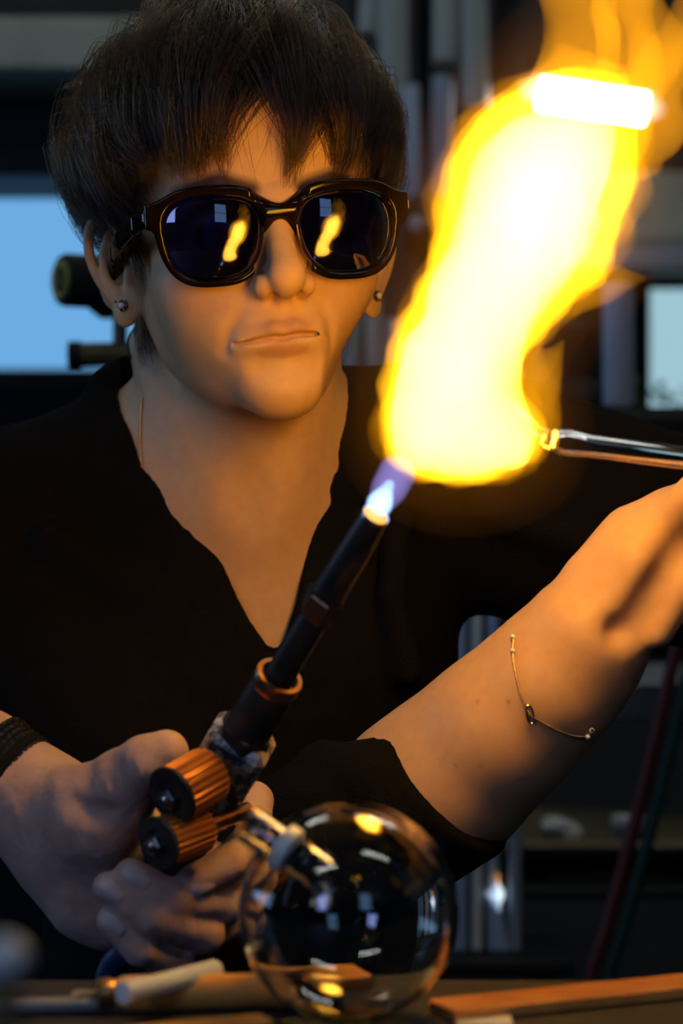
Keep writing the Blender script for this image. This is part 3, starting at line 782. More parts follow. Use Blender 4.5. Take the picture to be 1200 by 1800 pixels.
    for i in range(420):
        sx = -1 if RNG.random() < 0.75 else 1
        o = np.array([sx * RNG.uniform(0.045, 0.062), RNG.uniform(0.022, 0.045), -0.03]); tt = np.linspace(0, 1, K); L_ = RNG.uniform(0.015, 0.038)
        nape.append(np.stack([o[0] + sx * 0.004 * np.sin(tt * 2.5), o[1] + RNG.normal(0, 0.004) * tt, o[2] - L_ * tt], 1))
    pts.append(np.array(nape))
    pts = np.concatenate(pts); N = len(pts)
    wpts = HW(pts.reshape(-1, 3))
    cu = bpy.data.hair_curves.new('hair_strands'); cu.add_curves([K] * N)
    cu.points.foreach_set('position', wpts.ravel().astype(np.float32))
    r = np.tile(0.00015 * (1 - 0.75 * np.linspace(0, 1, K) ** 2), N)
    cu.points.foreach_set('radius', r.astype(np.float32))
    cu.materials.append(M['hair'])
    return cu
# root layer: a thin cap that follows the hair's lower surface
nt_, np_ = 120, 40
TH = np.linspace(-math.pi, math.pi, nt_, endpoint=False)
zc = z_end(TH) + 0.010; zc = np.where(np.abs(TH) < np.radians(30), 0.078, np.where(np.abs(TH) < np.radians(62), np.maximum(zc, 0.055), zc))
PE = end_phi(TH, zc)
grid_th = np.repeat(TH[:, None], np_, 1); grid_ph = PE[:, None] * np.linspace(0.01, 1, np_)[None]
outer = shell_pt(grid_th, grid_ph, np.full_like(grid_th, 0.34) * np.linspace(1, 0.35, np_)[None] ** 0.5); inner = shell_pt(grid_th, grid_ph, np.full_like(grid_th, 0.02))
cv = np.concatenate([outer.reshape(-1, 3), inner.reshape(-1, 3)]); cf = []; off = nt_ * np_
for i in range(nt_):
    j = (i + 1) % nt_
    for k in range(np_ - 1):
        cf.append((i * np_ + k, i * np_ + k + 1, j * np_ + k + 1, j * np_ + k)); cf.append((off + i * np_ + k, off + j * np_ + k, off + j * np_ + k + 1, off + i * np_ + k + 1))
    cf.append((i * np_ + np_ - 1, off + i * np_ + np_ - 1, off + j * np_ + np_ - 1, j * np_ + np_ - 1))
hair = mesh_obj('hair', HW(cv), cf, M['haircap'], person)
hair['label'] = 'short brown layered hair with a parted fringe'
hs = bpy.data.objects.new('hair_strands', make_hair()); COL.objects.link(hs); hs.parent = hair; hs.matrix_parent_inverse = hair.matrix_world.inverted()
hs['kind'] = 'stuff'

# ------------------------------------------------------------------ sunglasses
sun = empty('sunglasses', HW(HL(0, 0.095, 0)), 'dark tortoiseshell sunglasses with violet lenses on the face', 'sunglasses')
GZ = -0.0045
PANTO = 0.13                                               # lower rims lie nearer the cheeks
RG = rot('Y', -1.3)
def GW(p): return HW((RG @ np.asarray(p).T).T)
LCX, LA, LB = 0.0368, 0.0262, 0.0222
def lens2d(x, z, s, grow=0.0):
    zz = z - GZ; xx = (x - s * LCX) * s
    a = LA + grow + 0.0034 * np.clip(zz / LB, -1, 1) ; b = LB + grow
    q = (np.abs(xx / a) ** 2.8 + np.abs(zz / b) ** 2.8) ** (1 / 2.8)
    return (q - 1) * (b * 0.98)
def gl_f(x): return 0.0975 - 1.35 * x * x                   # front curve of the frame (forward position)
def frame_fn(x, y, z):
    f = -y
    d = np.full(np.broadcast(x, z).shape, 9.0, np.float32)
    ap = d.copy()
    for s in (-1, 1):
        o = lens2d(x, z, s, 0.0046 + 0.0012 * np.clip((z - GZ) / 0.02, -0.6, 1)); d = np.minimum(d, o); ap = np.minimum(ap, lens2d(x, z, s))
    ax_ = np.abs(x)
    def sm(a, b, k):
        h = np.clip(0.5 + 0.5 * (b - a) / k, 0, 1); return b + (a - b) * h - k * h * (1 - h)
    br = np.maximum(np.abs(z - GZ - 0.0125 - 9 * x * x) - 0.0042, ax_ - 0.014); d = sm(d, br, 0.005)
    ep = np.maximum(np.abs(ax_ - 0.0665) - 0.0065, np.abs(z - GZ - 0.0135) - 0.0068); d = sm(d, ep, 0.004)
    d = np.maximum(d, -ap)
    t = np.abs(f - gl_f(x) - PANTO * (z - GZ) + np.where(ax_ < 0.016, 80.0 * (z - GZ - 0.0125) ** 2 * np.clip((0.016 - ax_) / 0.006, 0, 1), 0)) - 0.0021
    q = np.maximum(d + 0.0019, 0) ** 2 + np.maximum(t + 0.0019, 0) ** 2
    return np.sqrt(q) + np.minimum(np.maximum(d, t) + 0.0019, 0) - 0.0019
F = Field((-0.080, -0.107, -0.036), (0.080, -0.076, 0.032), 0.0007)
F.apply((np.array((-0.08, -0.107, -0.036)), np.array((0.08, -0.076, 0.032)), frame_fn), 0)
V, Fc = F.mesh(2); mesh_obj('frame', GW(V), Fc, M['frame'], sun)
for s in (-1, 1):
    v = []; f = []; nr, na = 9, 56
    for side, off in ((0, 0.0009), (1, -0.0009)):
        for k in range(nr + 1):
            for i in range(na):
                a = 2 * math.pi * i / na; lo_, hi_ = 0.0, 0.04
                dx, dz = math.cos(a), math.sin(a)
                for _ in range(26):
                    mid = (lo_ + hi_) / 2
                    if lens2d(np.float64(s * LCX + s * mid * dx), np.float64(GZ + mid * dz), s) < 0.0008: lo_ = mid
                    else: hi_ = mid
                r = lo_ * k / nr; x = s * LCX + s * r * dx; z = GZ + r * dz
                bulge = -6.8 * ((x - s * LCX) ** 2 + (z - GZ) ** 2)
                fl = gl_f(s * LCX) - 1.35 * 2 * s * LCX * (x - s * LCX) * 0.9 + bulge + PANTO * (z - GZ) + 0.0012 + off
                v.append(HL(x, fl, z))
    o_ = (nr + 1) * na
    for k in range(nr):
        for i in range(na):
            j = (i + 1) % na; f.append((k * na + i, k * na + j, (k + 1) * na + j, (k + 1) * na + i)); f.append((o_ + k * na + i, o_ + (k + 1) * na + i, o_ + (k + 1) * na + j, o_ + k * na + j))
    for i in range(na):
        j = (i + 1) % na; f.append((nr * na + i, nr * na + j, o_ + nr * na + j, o_ + nr * na + i))
    mesh_obj('lens', GW(np.array(v)), f, M['lens'], sun)
    # temple
    pts = [HL(s * 0.0712, 0.0895, GZ + 0.0135), HL(s * 0.0755, 0.070, GZ + 0.0125), HL(s * 0.0790, 0.030, GZ + 0.009), HL(s * 0.0790, 0.000, GZ + 0.005), HL(s * 0.0785, -0.016, GZ - 0.004), HL(s * 0.077, -0.030, GZ - 0.022)]
    Fd = Field((min(s * 0.066, s * 0.084), -0.095, -0.036), (max(s * 0.066, s * 0.084), 0.04, 0.022), 0.0008)
    for i in range(len(pts) - 1):
        a, b = pts[i], pts[i + 1]
        for dz in (-0.0032, 0, 0.0032):
            Fd.add(cap(a + (0, 0, dz), b + (0, 0, dz), 0.0022), 0.002)
    V, Fc = Fd.mesh(2); tp = mesh_obj('temple', GW(V), Fc, M['frame'], sun)
    MB().box(GW(HL(s * 0.0736, 0.0895, GZ + 0.0135)), (0.0012, 0.004, 0.005), R=RH, bevel=0.0004).build('hinge', M['steel'], sun)
# ------------------------------------------------------------------ earrings, necklace, bracelet
for s, lab in ((-1, 'round stud earring with pale stone in the ear by the blue window'), (1, 'dark stud earring in the ear beside the flame')):
    E, N = EARS[s]; c = E(0.0088, -0.0235, 0.0058); er = empty('stud_earring', HW(c), lab, 'earring', 'stud earrings')
    n = RH @ N; u, w, d = frame_of(n)
    MB().lathe(HW(c) - d * 0.001, d, [(0.0022, 0), (0.0034, 0.0006), (0.0034, 0.0016), (0.0026, 0.0022)], 20).build('setting', M['darksteel'], er)
    MB().sphere(HW(c) + d * 0.0016, 0.0019, 10, 6).build('stone', M['gem'], er)
    for i in range(6):
        a = i * math.pi / 3; MB().sphere(HW(c) + d * 0.0014 + 0.0031 * (math.cos(a) * u + math.sin(a) * w), 0.00055, 8, 5).build('bead', M['gold'], er)
    if s < 0:
        MB().sphere(HW(c) + RH @ np.array([-0.0042, -0.001, 0.0022]), 0.0009, 8, 6).build('bead', M['gold'], er)
def beads(mb, pts, r):
    for p in pts: mb.sphere(p, r, 6, 4)
# surface lookup for chains lying on the skin
from mathutils.bvhtree import BVHTree
def bvh(V, Fq): return BVHTree.FromPolygons([tuple(v) for v in V], [tuple(int(i) for i in q) for q in Fq])
HB = bvh(HEADV, HF); AB = bvh(AV, AF)
def snap(tree, px, py, off):
    p = P(px, py, 0.3); o = Vector(CAM); d = (Vector(p) - o).normalized(); h = tree.ray_cast(o, d)
    return None if h[0] is None else np.array(h[0] + h[1] * off if h[1].dot(d) < 0 else h[0] - h[1] * off)
nk = empty('necklace', P(248, 760, 0.05), 'fine gold bead chain necklace at the side of the neck', 'necklace')
pts = [snap(HB, x, y, 0.0008) for x, y in curve([(251, 700), (248, 740), (247, 780), (250, 820)], 14)]; pts = [p for p in pts if p is not None]
ch = MB(); beads(ch, pts, 0.0007); ch.build('bead_chain', M['gold'], nk)
bl = empty('bracelet', P(960, 1200, -0.17), 'fine gold chain bracelet with tiny clear stones around the bare wrist', 'bracelet')
path = curve([(905, 1118), (903, 1150), (909, 1190), (918, 1225), (930, 1252), (950, 1266), (980, 1282), (1010, 1292), (1030, 1291), (1038, 1280)], 7)
pts = [snap(AB, x, y, 0.0011) for x, y in path]; pts = [p for p in pts if p is not None]
back = []
for k in np.linspace(0.04, 0.96, 14):                         # the half of the loop behind the wrist
    q_ = P(1038 + (905 - 1038) * k, 1280 + (1118 - 1280) * k, 0.0); h = AB.ray_cast(Vector(q_), (Vector(CAM) - Vector(q_)).normalized())
    if h[0] is not None: back.append(np.array(h[0]) + np.array((0, 0.001, 0)))
pts = pts + back + [pts[0]]
ch = MB(); rp = curve(pts, 3); beads(ch, rp[::2], 0.00085); ch.tube(rp, 0.0003, 6); ch.build('chain', M['gold'], bl)
for px, py in ((904, 1122), (904, 1146), (1030, 1291), (1037, 1281)):
    p = snap(AB, px, py, 0.0016)
    if p is not None: MB().sphere(p, 0.0015, 10, 6).build('stone', M['gem'], bl)
p = snap(AB, 932, 1254, 0.0014)
if p is not None:
    MB().tube([p + S(16) * np.array([math.cos(a) * 0.35 + 0.0, 0, math.sin(a) * 0.8 - 0.35 * math.cos(a)]) for a in np.linspace(0, 2 * math.pi, 14, endpoint=False)], 0.0006, 6, loop=True).build('bar_link', M['gold'], bl)
def D(y): return y + 0.015                                # depth of the torch grip and the hand on it
# ------------------------------------------------------------------ hand torch
TT, TB = P(660, 906, -0.325), P(316, 1482, -0.203)          # nozzle mouth, lower end of the body
TD = (TB - TT) / np.linalg.norm(TB - TT); TL = np.linalg.norm(TB - TT)
def onaxis(px, py):                                          # axis distance of the pixel point
    return (py - 906) / (1482 - 906) * TL
TU, TW, _ = frame_of(TD)
front = np.array([0, -1.0, 0]); front -= TD * (front @ TD); front /= np.linalg.norm(front); tside = np.cross(TD, front)
if tside[0] > 0: tside = -tside                               # tside points to picture left
torch = empty('hand_torch', TB, 'worn metal hand torch with two ribbed orange knobs, burning', 'torch')
k = lambda py: (py - 906) / 576.0 * TL
r = lambda px: S(px, -0.275) / 2
MB().lathe(TT, TD, [(r(38), 0.0), (r(46), 0.0), (r(50), 0.004), (r(60), k(1035)), (r(54), k(1050))], 32).build('nozzle', M['darksteel'], torch)
MB().lathe(TT, TD, [(r(37), 0.0006), (r(47), -0.0006), (r(48), 0.0012), (r(38), 0.002)], 32, closed=True).build('nozzle_rim', M['steel'], torch)
MB().lathe(TT + TD * k(1034), TD, [(r(62), 0.0012), (r(68), -0.0006), (r(73), 0.0005), (r(72), 0.007), (r(62), 0.013), (r(50), 0.014)], 6).build('collar', M['copper'], torch, smooth=False)
MB().lathe(TT + TD * k(1045), TD, [(r(52), 0), (r(54), k(1190) - k(1045) + 0.006)], 32).build('mixing_tube', M['darksteel'], torch)
MB().lathe(TT + TD * k(1172), TD, [(r(66), 0.006), (r(66), 0.0005), (r(70), -0.0008), (r(86), -0.0006), (r(89), 0.0008), (r(88), 0.005), (r(84), 0.007), (r(70), 0.0075)], 40, closed=True).build('ring', M['copper'], torch)
MB().lathe(TT + TD * (k(1172) + 0.005), TD, [(r(80), 0), (r(84), 0.003), (r(88), k(1265) - k(1177)), (r(80), k(1275) - k(1177))], 36).build('sleeve', M['darksteel'], torch)
MB().lathe(TT + TD * k(1262), TD, [(r(88), 0.0), (r(100), 0.001), (r(104), 0.010), (r(94), 0.013)], 6).build('hexagon_nut', M['darksteel'], torch, smooth=False)
Rt = np.stack([tside, front, TD], 1)
if np.linalg.det(Rt) < 0: Rt[:, 1] *= 1
bl_c = TT + TD * (k(1345)); 
MB().box(bl_c, (r(132) * 2 * 0.9, r(110) * 2 * 0.9, k(1418) - k(1276)), R=Rt, bevel=0.004).build('valve_block', M['nickel'], torch)
for du, dv, rr in ((-0.005, -0.006, 0.0021), (-0.011, 0.001, 0.0028), (0.002, 0.003, 0.0032), (0.009, -0.006, 0.0026)):
    c = bl_c + front * (r(110) * 0.9 - 0.0006) + tside * du + TD * dv
    MB().lathe(c, front, [(rr, 0), (rr, 0.0010), (rr * 0.6, 0.0012)], 16).build('screw', M['darksteel'], torch)
MB().lathe(TT + TD * k(1395), TD, [(r(104), 0), (r(110), 0.01), (r(104), k(1480) - k(1395)), (r(88), k(1530) - k(1395)), (r(60), k(1590) - k(1395))], 28).build('handle', M['darksteel'], torch)
def knob(face, back_, rad, gearface):
    e = face - back_; Lk = np.linalg.norm(e); d = e / Lk
    kb = MB(); n = 96; kb.lathe(back_, d, [(rad * 0.80, -0.002), (rad * 0.92, 0.0), (rad * 0.94, Lk * 0.06), (rad * 0.94, Lk * 0.94), (rad * 0.90, Lk)], n, ribs=24, ribamp=0.075)
    o = kb.build('knob', M['knob'], torch)
    MB().lathe(face - d * 0.0005, d, [(rad * 1.02, 0), (rad * 1.04, 0.0008), (rad * 0.98, 0.0018), (rad * 0.6, 0.0022), (rad * 0.5, 0.0008)], 48, ribs=24 if gearface else 0, ribamp=0.05).build('knob_face', M['darksteel'], o)
    MB().lathe(face + d * 0.0008, d, [(rad * 0.40, 0), (rad * 0.42, 0.004), (rad * 0.34, 0.0052)], 6).build('nut', M['steel'], o, smooth=False)
    MB().lathe(face + d * 0.005, d, [(rad * 0.22, 0), (rad * 0.22, 0.0022), (rad * 0.15, 0.003)], 16).build('stem', M['steel'], o)
    MB().tube([back_, back_ - d * 0.034], rad * 0.35, 14).build('spindle', M['brass'], torch)
knob(P(303, 1398, D(-0.290)), P(366, 1362, D(-0.272)), S(51, D(-0.26)), False)
knob(P(280, 1482, D(-0.292)), P(350, 1456, D(-0.272)), S(44, D(-0.26)), True)
hose = curve([TT + TD * k(1590), P(228, 1660, D(-0.245)), P(196, 1700, -0.228), P(186, 1760, -0.225), P(190, 1960, -0.22), P(160, 2400, -0.21)], 6)
tag(MB().tube(hose, 0.0062, 14).build('torch_hose', M['hose_blue']), 'dark blue gas hose hanging below the torch grip', 'hose')

# ------------------------------------------------------------------ second person's left hand on the torch
p2 = empty('person', P(-500, 1500, D(-0.24)), 'older hand with a watch reaching in from the left to grip the torch', 'person')
F = Field(P(-260, 1760, D(-0.2)) - (0, 0.12, 0.01), P(500, 1230, D(-0.2)) + (0.01, 0.07, 0), 0.00145)
A = F.add; B = F.sub
A(poly([P(-260, 1235, D(-0.180)), P(-40, 1352, D(-0.195)), P(55, 1410, D(-0.205)), P(130, 1462, D(-0.210))], [0.03300, 0.02900, 0.02700, 0.02700], 0.01), 0.01)
A(poly([P(112, 1448, D(-0.222)), P(160, 1440, D(-0.235)), P(215, 1410, D(-0.240))], [0.02400, 0.02300, 0.01600], 0.01), 0.018)             # ball of the thumb
A(poly([P(130, 1512, D(-0.212)), P(170, 1580, D(-0.218)), P(200, 1620, D(-0.222))], [0.02600, 0.02200, 0.01400], 0.01), 0.018)            # heel of the hand
A(poly([P(150, 1470, D(-0.195)), P(300, 1470, D(-0.180)), P(340, 1430, D(-0.178))], [0.02200, 0.01700, 0.01200], 0.01), 0.018)            # palm behind the grip
A(poly([P(150, 1540, D(-0.195)), P(260, 1590, D(-0.185))], [0.02000, 0.01400]), 0.018)
A(poly([P(150, 1415, D(-0.238)), P(215, 1372, D(-0.250)), P(255, 1340, D(-0.256)), P(292, 1322, D(-0.258))], [0.01651, 0.01351, 0.01251, 0.01080], 0.004), 0.012)   # thumb
A(ell(P(222, 1368, D(-0.246)), (0.0135, 0.0135, 0.0130)), 0.008)
FING = [([(325, 1415, -.185), (446, 1408, -.190), (446, 1470, -.226), (400, 1518, -.254), (338, 1549, -.264)], [0.01051, 0.00949, 0.00920, 0.00860, 0.00780]),
        ([(300, 1490, -.183), (425, 1530, -.192), (395, 1588, -.246), (300, 1580, -.268), (230, 1538, -.272)], [0.01100, 0.00980, 0.00960, 0.00900, 0.00800]),
        ([(265, 1550, -.187), (395, 1620, -.205), (360, 1642, -.252), (264, 1614, -.274), (190, 1560, -.276)], [0.01051, 0.00949, 0.00920, 0.00860, 0.00760]),
        ([(235, 1600, -.195), (345, 1690, -.215), (315, 1696, -.252), (246, 1668, -.272), (195, 1618, -.274)], [0.00949, 0.00840, 0.00820, 0.00780, 0.00700])]
for pts, rad in FING:
    A(poly([P(q[0], q[1], D(q[2])) for q in pts], rad, 0.003), 0.0030)
    for i in (2, 3):                                          # knuckle creases
        pass
for i in range(7):                                           # skin folds at the thumb web and wrist
    B(poly([P(60 + i * 22, 1395 + i * 6, D(-0.262)), P(78 + i * 22, 1450 + i * 4, D(-0.268)), P(70 + i * 20, 1520 + i * 2, D(-0.262))], 0.0022 + 0.0006 * (i % 2)), 0.006)
V, Fc = F.mesh(3)
nn = np.array([nz(p, 120) * 0.0006 + nz(p * np.array([1, 1, 0.35]), 420, 3) * 0.00035 for p in V]); V = V + nn[:, None] * np.array([0.2, -1, 0.3])
H2 = bvh(V, Fc); tt2 = np.tile(np.array([0.60000, 0.43000, 0.37000]), (len(V), 1))
mesh_obj('body', V, Fc, M['skin2'], p2, tint=tt2)
def nail(tip, prev, rad, up):
    d = tip - prev; d /= np.linalg.norm(d); n = np.asarray(up, float); n = n - d * (n @ d); n /= np.linalg.norm(n); s_ = np.cross(d, n); v = []; f = []
    nu, nv = 9, 9
    for lay in (0, 1):
        for i in range(nv):
            for j in range(nu):
                a = (j / (nu - 1) - 0.5) * 1.9; b = i / (nv - 1); wdt = rad * (0.80 if 0.15 < b < 0.85 else 0.66)
                rr = rad * 1.09 + (0.0010 if lay == 0 else -0.0004)
                v.append(tip + d * (rad * 0.78 - (1 - b) * rad * 1.75) + s_ * wdt * math.sin(a) * 1.02 + n * (rr * math.cos(a * 0.92) - (0.0016 * max(0, b - 0.55) ** 2 * 9)))
    o_ = nu * nv
    for i in range(nv - 1):
        for j in range(nu - 1):
            q = (i * nu + j, i * nu + j + 1, (i + 1) * nu + j + 1, (i + 1) * nu + j); f.append(q); f.append(tuple(o_ + z for z in reversed(q)))
    mesh_obj('fingernail', np.array(v), f, M['nail'], p2)
for (pts, rad), up in zip(FING, ((-0.05, -0.75, -0.65), (-0.15, -0.9, 0.35), (-0.3, -0.9, 0.3), (-0.25, -0.85, 0.45))):
    nail(P(pts[-1][0], pts[-1][1], D(pts[-1][2])), P(pts[-2][0], pts[-2][1], D(pts[-2][2])), rad[-1] * 0.95, up)
# sleeve of the second person, outside the picture
F = Field(P(-1400, 1700, D(-0.2)) - (0, 0.3, 0), P(-110, 600, D(-0.2)) + (0, 0.15, 0), 0.004)
F.add(poly([P(-230, 1280, D(-0.182)), P(-700, 1080, D(-0.20)), P(-1050, 900, D(-0.40))], [0.04483, 0.05747, 0.07471], 0.02), 0.01)
V, Fc = F.mesh(2); mesh_obj('sleeve', V, Fc, M['blackcloth'], p2)
# watch
wt = empty('wrist_watch', P(20, 1390, D(-0.21)), 'dark mesh-strap wrist watch on the hand from the left', 'watch')
wa, wb = P(-70, 1336, D(-0.193)), P(70, 1418, D(-0.205)); wd = (wb - wa) / np.linalg.norm(wb - wa)
wc = P(2, 1378, D(-0.199)) ; u_, w_, _ = frame_of(wd)
Rw, nseg = 0.0322, 44
st = MB()
for row in range(6):                                          # woven strap: rows of small links
    for i in range(nseg):
        a = 2 * math.pi * (i + 0.5 * (row % 2)) / nseg
        rad_ = u_ * math.cos(a) + w_ * math.sin(a); tan_ = -u_ * math.sin(a) + w_ * math.cos(a)
        pr = Rw - 0.001 * row * 0.6
        st.box(wc + wd * (row - 2.5) * 0.0034 + rad_ * pr, (0.0042, 0.0020, 0.0030), R=np.stack([tan_, rad_, wd], 1), bevel=0.0006)
st.build('mesh_strap', M['blackplastic'], wt)
MB().lathe(wc - wd * 0.009, wd, [(Rw - 0.0022, 0), (Rw - 0.0006, 0.001), (Rw - 0.0014, 0.017), (Rw - 0.0032, 0.018)], 40, closed=True).build('strap_lining', M['blackcloth'], wt)
cdir = np.array([0, 1.0, -0.5]); cdir -= wd * (cdir @ wd); cdir /= np.linalg.norm(cdir)
MB().lathe(wc + cdir * (Rw - 0.001), cdir, [(0.016, 0), (0.0175, 0.001), (0.0175, 0.007), (0.015, 0.0085)], 32).build('watch_case', M['darksteel'], wt)

# ------------------------------------------------------------------ flame
fl = empty('flame', TT, 'large bright yellow and blue flame roaring from the torch', 'flame')
FY = -0.32
def flame_part(name, pts, rpx, material, k_=0.02, amp=0.0025, ns=55, depth=1.0, h=0.002, y=FY, seed=0, parent=fl, extra=()):
    c = [P(px, py, y) for px, py in pts]; rr = [S(x, y) for x in rpx]; m_ = max(rr) + 0.02
    for e in extra: m_ = max(m_, max(S(x, y) for x in e[1]) + 0.02)
    allp = c + [P(px, py, y) for e in extra for px, py in e[0]]
    Fl = Field(np.min(allp, 0) - m_, np.max(allp, 0) + m_, h)
    Fl.add(poly(c, rr, k_), 0)
    for e in extra: Fl.add(poly([P(px, py, y) for px, py in e[0]], [S(x, y) for x in e[1]], k_), k_)
    V, Fc = Fl.mesh(2)
    N = np.array([[nz(p * np.array([1, 1, 0.55]), ns, seed + 3.1 * d) for d in range(3)] for p in V]); N += 0.45 * np.array([[nz(p * np.array([1, 1, 0.6]), ns * 2.3, seed + 7.7 * d) for d in range(3)] for p in V]); V = V + N * amp * np.array([2.0, 1.0, 1.2])
    V[:, 1] = y + (V[:, 1] - y) * depth
    return mesh_obj(name, V, Fc, material, parent)
M['fl_core'] = flame_mat('flame_core', (1.0, 0.49, 0.05), 320)
M['fl_body'] = flame_mat('flame_body', (1.0, 0.45, 0.008), 58)
M['fl_edge'] = flame_mat('flame_edge', (1.0, 0.36, 0.002), 15)
M['fl_wisp'] = flame_mat('flame_wisp', (1.0, 0.37, 0.002), 24)
M['fl_bloom'] = flame_mat('flame_bloom', (1.0, 0.30, 0.01), 0.3)  # haze of glare with its own faint emission, not burning gas
M['fl_blue'] = flame_mat('flame_blue', (0.42, 0.36, 1.0), 34)
M['fl_bluecore'] = flame_mat('flame_blue_core', (0.35, 0.62, 1.0), 200)
SPINE = [(770, 745), (800, 640), (858, 510), (925, 395), (955, 310), (1000, 245), (1035, 190)]
FOOT = [(765, 752), (860, 768), (898, 770)]
for nm, m_, rr, ff, sd, am in (('flame_edge', 'fl_edge', [84, 104, 112, 150, 156, 122, 84], [82, 66, 58], 2, 0.0042), ('flame_body', 'fl_body', [79, 96, 102, 138, 142, 104, 60], [77, 60, 50], 7, 0.0030),
                               ('flame_heart', 'fl_body', [74, 88, 94, 122, 124, 84, 40], [70, 54, 42], 12, 0.0030), ('flame_core', 'fl_core', [66, 76, 78, 92, 92, 54, 24], [60, 46, 34], 17, 0.0026)):
    flame_part(nm, SPINE, rr, M[m_], amp=am, seed=sd, extra=[(FOOT, ff)])
for i_, (pts, rr) in enumerate((([(985, 245), (1008, 150), (1030, 60), (1012, -30), (1025, -130)], [80, 62, 46, 44, 30]), ([(1060, 230), (1100, 130), (1080, 40), (1105, -60), (1095, -140)], [80, 52, 40, 42, 30]),
                               ([(1100, 260), (1150, 200), (1185, 120), (1205, 30), (1190, -80)], [60, 48, 44, 34, 30]), ([(1130, 200), (1160, 90), (1140, 0), (1160, -100)], [30, 34, 26, 20]))):
    flame_part('flame_tongue', pts, rr, M['fl_wisp'], amp=0.005, ns=40, seed=30 + 5 * i_, k_=0.012)
flame_part('flame_tongue', [(930, 560), (990, 518), (1060, 503), (1130, 484)], [50, 38, 22, 6], M['fl_wisp'], amp=0.004, seed=15, k_=0.01)
flame_part('flame_tongue', [(915, 780), (932, 720), (950, 660), (995, 600)], [40, 42, 34, 8], M['fl_wisp'], amp=0.004, seed=21, k_=0.01)
flame_part('flame_tongue', [(735, 620), (722, 570), (740, 520)], [26, 22, 6], M['fl_wisp'], amp=0.003, seed=25, k_=0.01)
for q_ in range(3):  # bloom round the flame, imitated by three faintly glowing shells
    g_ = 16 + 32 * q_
    flame_part('flame_bloom', [(790, 755), (800, 640), (858, 510), (925, 395), (975, 280), (1030, 160)], [x + g_ for x in (88, 104, 112, 150, 140, 110)], M['fl_bloom'], amp=0.001, h=0.004, extra=[(FOOT, [x + g_ for x in (82, 66, 58)])])
flame_part('blue_cone', [(661, 903), (684, 858), (697, 832)], [21, 29, 34], M['fl_blue'], amp=0.0004, k_=0.004, h=0.0012)
flame_part('inner_cone', [(660, 905), (668, 884), (684, 852)], [19, 20, 10], M['fl_bluecore'], amp=0.0003, k_=0.004, h=0.0008)

# ------------------------------------------------------------------ glass tube being worked
gt = empty('glass_tube', P(1010, 785, FY), 'clear glass tube with its closed end held in the flame', 'glass tube')
g0, g1 = P(968, 774, FY), FIST + TDIR * 0.06; gd = (g1 - g0) / np.linalg.norm(g1 - g0); gl = np.linalg.norm(g1 - g0)
pr = [(0.0004, -0.004), (0.0026, -0.0030), (0.0044, 0.0), (0.0056, 0.005), (0.0057, 0.011), (0.0051, 0.018), (0.0051, gl)]
pin = [(0.0037, gl), (0.0037, 0.019), (0.0043, 0.011), (0.0040, 0.006), (0.0030, 0.002), (0.0004, 0.0005)]
MB().lathe(g0, gd, pr + pin, 32, caps=False).build('tube', M['glass'], gt)
MB().tube([g0 + gd * 0.001, P(940, 760, FY), P(915, 735, FY), P(898, 716, FY)], [0.0042, 0.0034, 0.0032, 0.0018], 16).build('drawn_tip', M['glass'], gt)

# ------------------------------------------------------------------ glass flask on the bench
SY = -0.42
fc = P(612, 1606, SY); fr_ = S(194, SY)
fc[2] = BENCH_Z + fr_ + 0.0005
fk = empty('glass_flask', fc - (0, 0, fr_), 'clear round glass flask with side tube standing in front', 'flask')
def ball(c, r_, thick=0.0016):
    mb = MB(); mb.sphere(c, r_, 64, 40); mb2 = MB(); mb2.sphere(c, r_ - thick, 64, 40)
    mb.raw(mb2.v, [tuple(reversed(q)) for q in mb2.f]); return mb
ball(fc, fr_).build('bulb', M['glass'], fk)
n0, n1 = P(432, 1446, SY - 0.015), P(574, 1538, SY - 0.025); nd = (n1 - n0) / np.linalg.norm(n1 - n0); nl = np.linalg.norm(n1 - n0); nr_ = S(33, SY)
MB().lathe(n0, nd, [(nr_ * 0.9, 0), (nr_ * 1.02, 0.001), (nr_, 0.003), (nr_, nl - 0.003), (nr_ * 0.9, nl), (nr_ * 0.7, nl + 0.0005), (nr_ * 0.76, nl - 0.004), (nr_ * 0.76, 0.003), (nr_ * 0.72, 0.0)], 32, closed=True).build('side_tube', M['glass'], fk)
MB().lathe(n0 + nd * nl * 0.42, nd, [(nr_ * 1.0, 0), (nr_ * 1.28, 0.001), (nr_ * 1.30, 0.0055), (nr_ * 1.0, 0.0065)], 32, closed=True).build('frosted_band', M['whiteceramic'], fk)
MB().tube(curve([n1 - nd * 0.006, P(568, 1572, SY - 0.03), P(560, 1600, SY - 0.036)], 4), [nr_ * 0.5] * 9, 18).build('stem', M['glass'], fk)

# ------------------------------------------------------------------ things lying on the bench
def onbench(px, py):
    d = (CAM[2] - BENCH_Z) / ((py - 900.0) / FPX); y = d + CAM[1]; return P(px, py, y)
def rod(name, a, b, rad, material, label, cat, lift=None, n=16, group=None, taper=1.0):
    a = np.array(a, float); b = np.array(b, float); lift = rad if lift is None else lift; a[2] = a[2] + lift; b[2] = b[2] + lift
    return tag(MB().tube([a, a + (b - a) * 0.01, b - (b - a) * 0.01, b], [rad * 0.85, rad, rad * taper, rad * 0.85 * taper], n).build(name, material), label, cat, group)
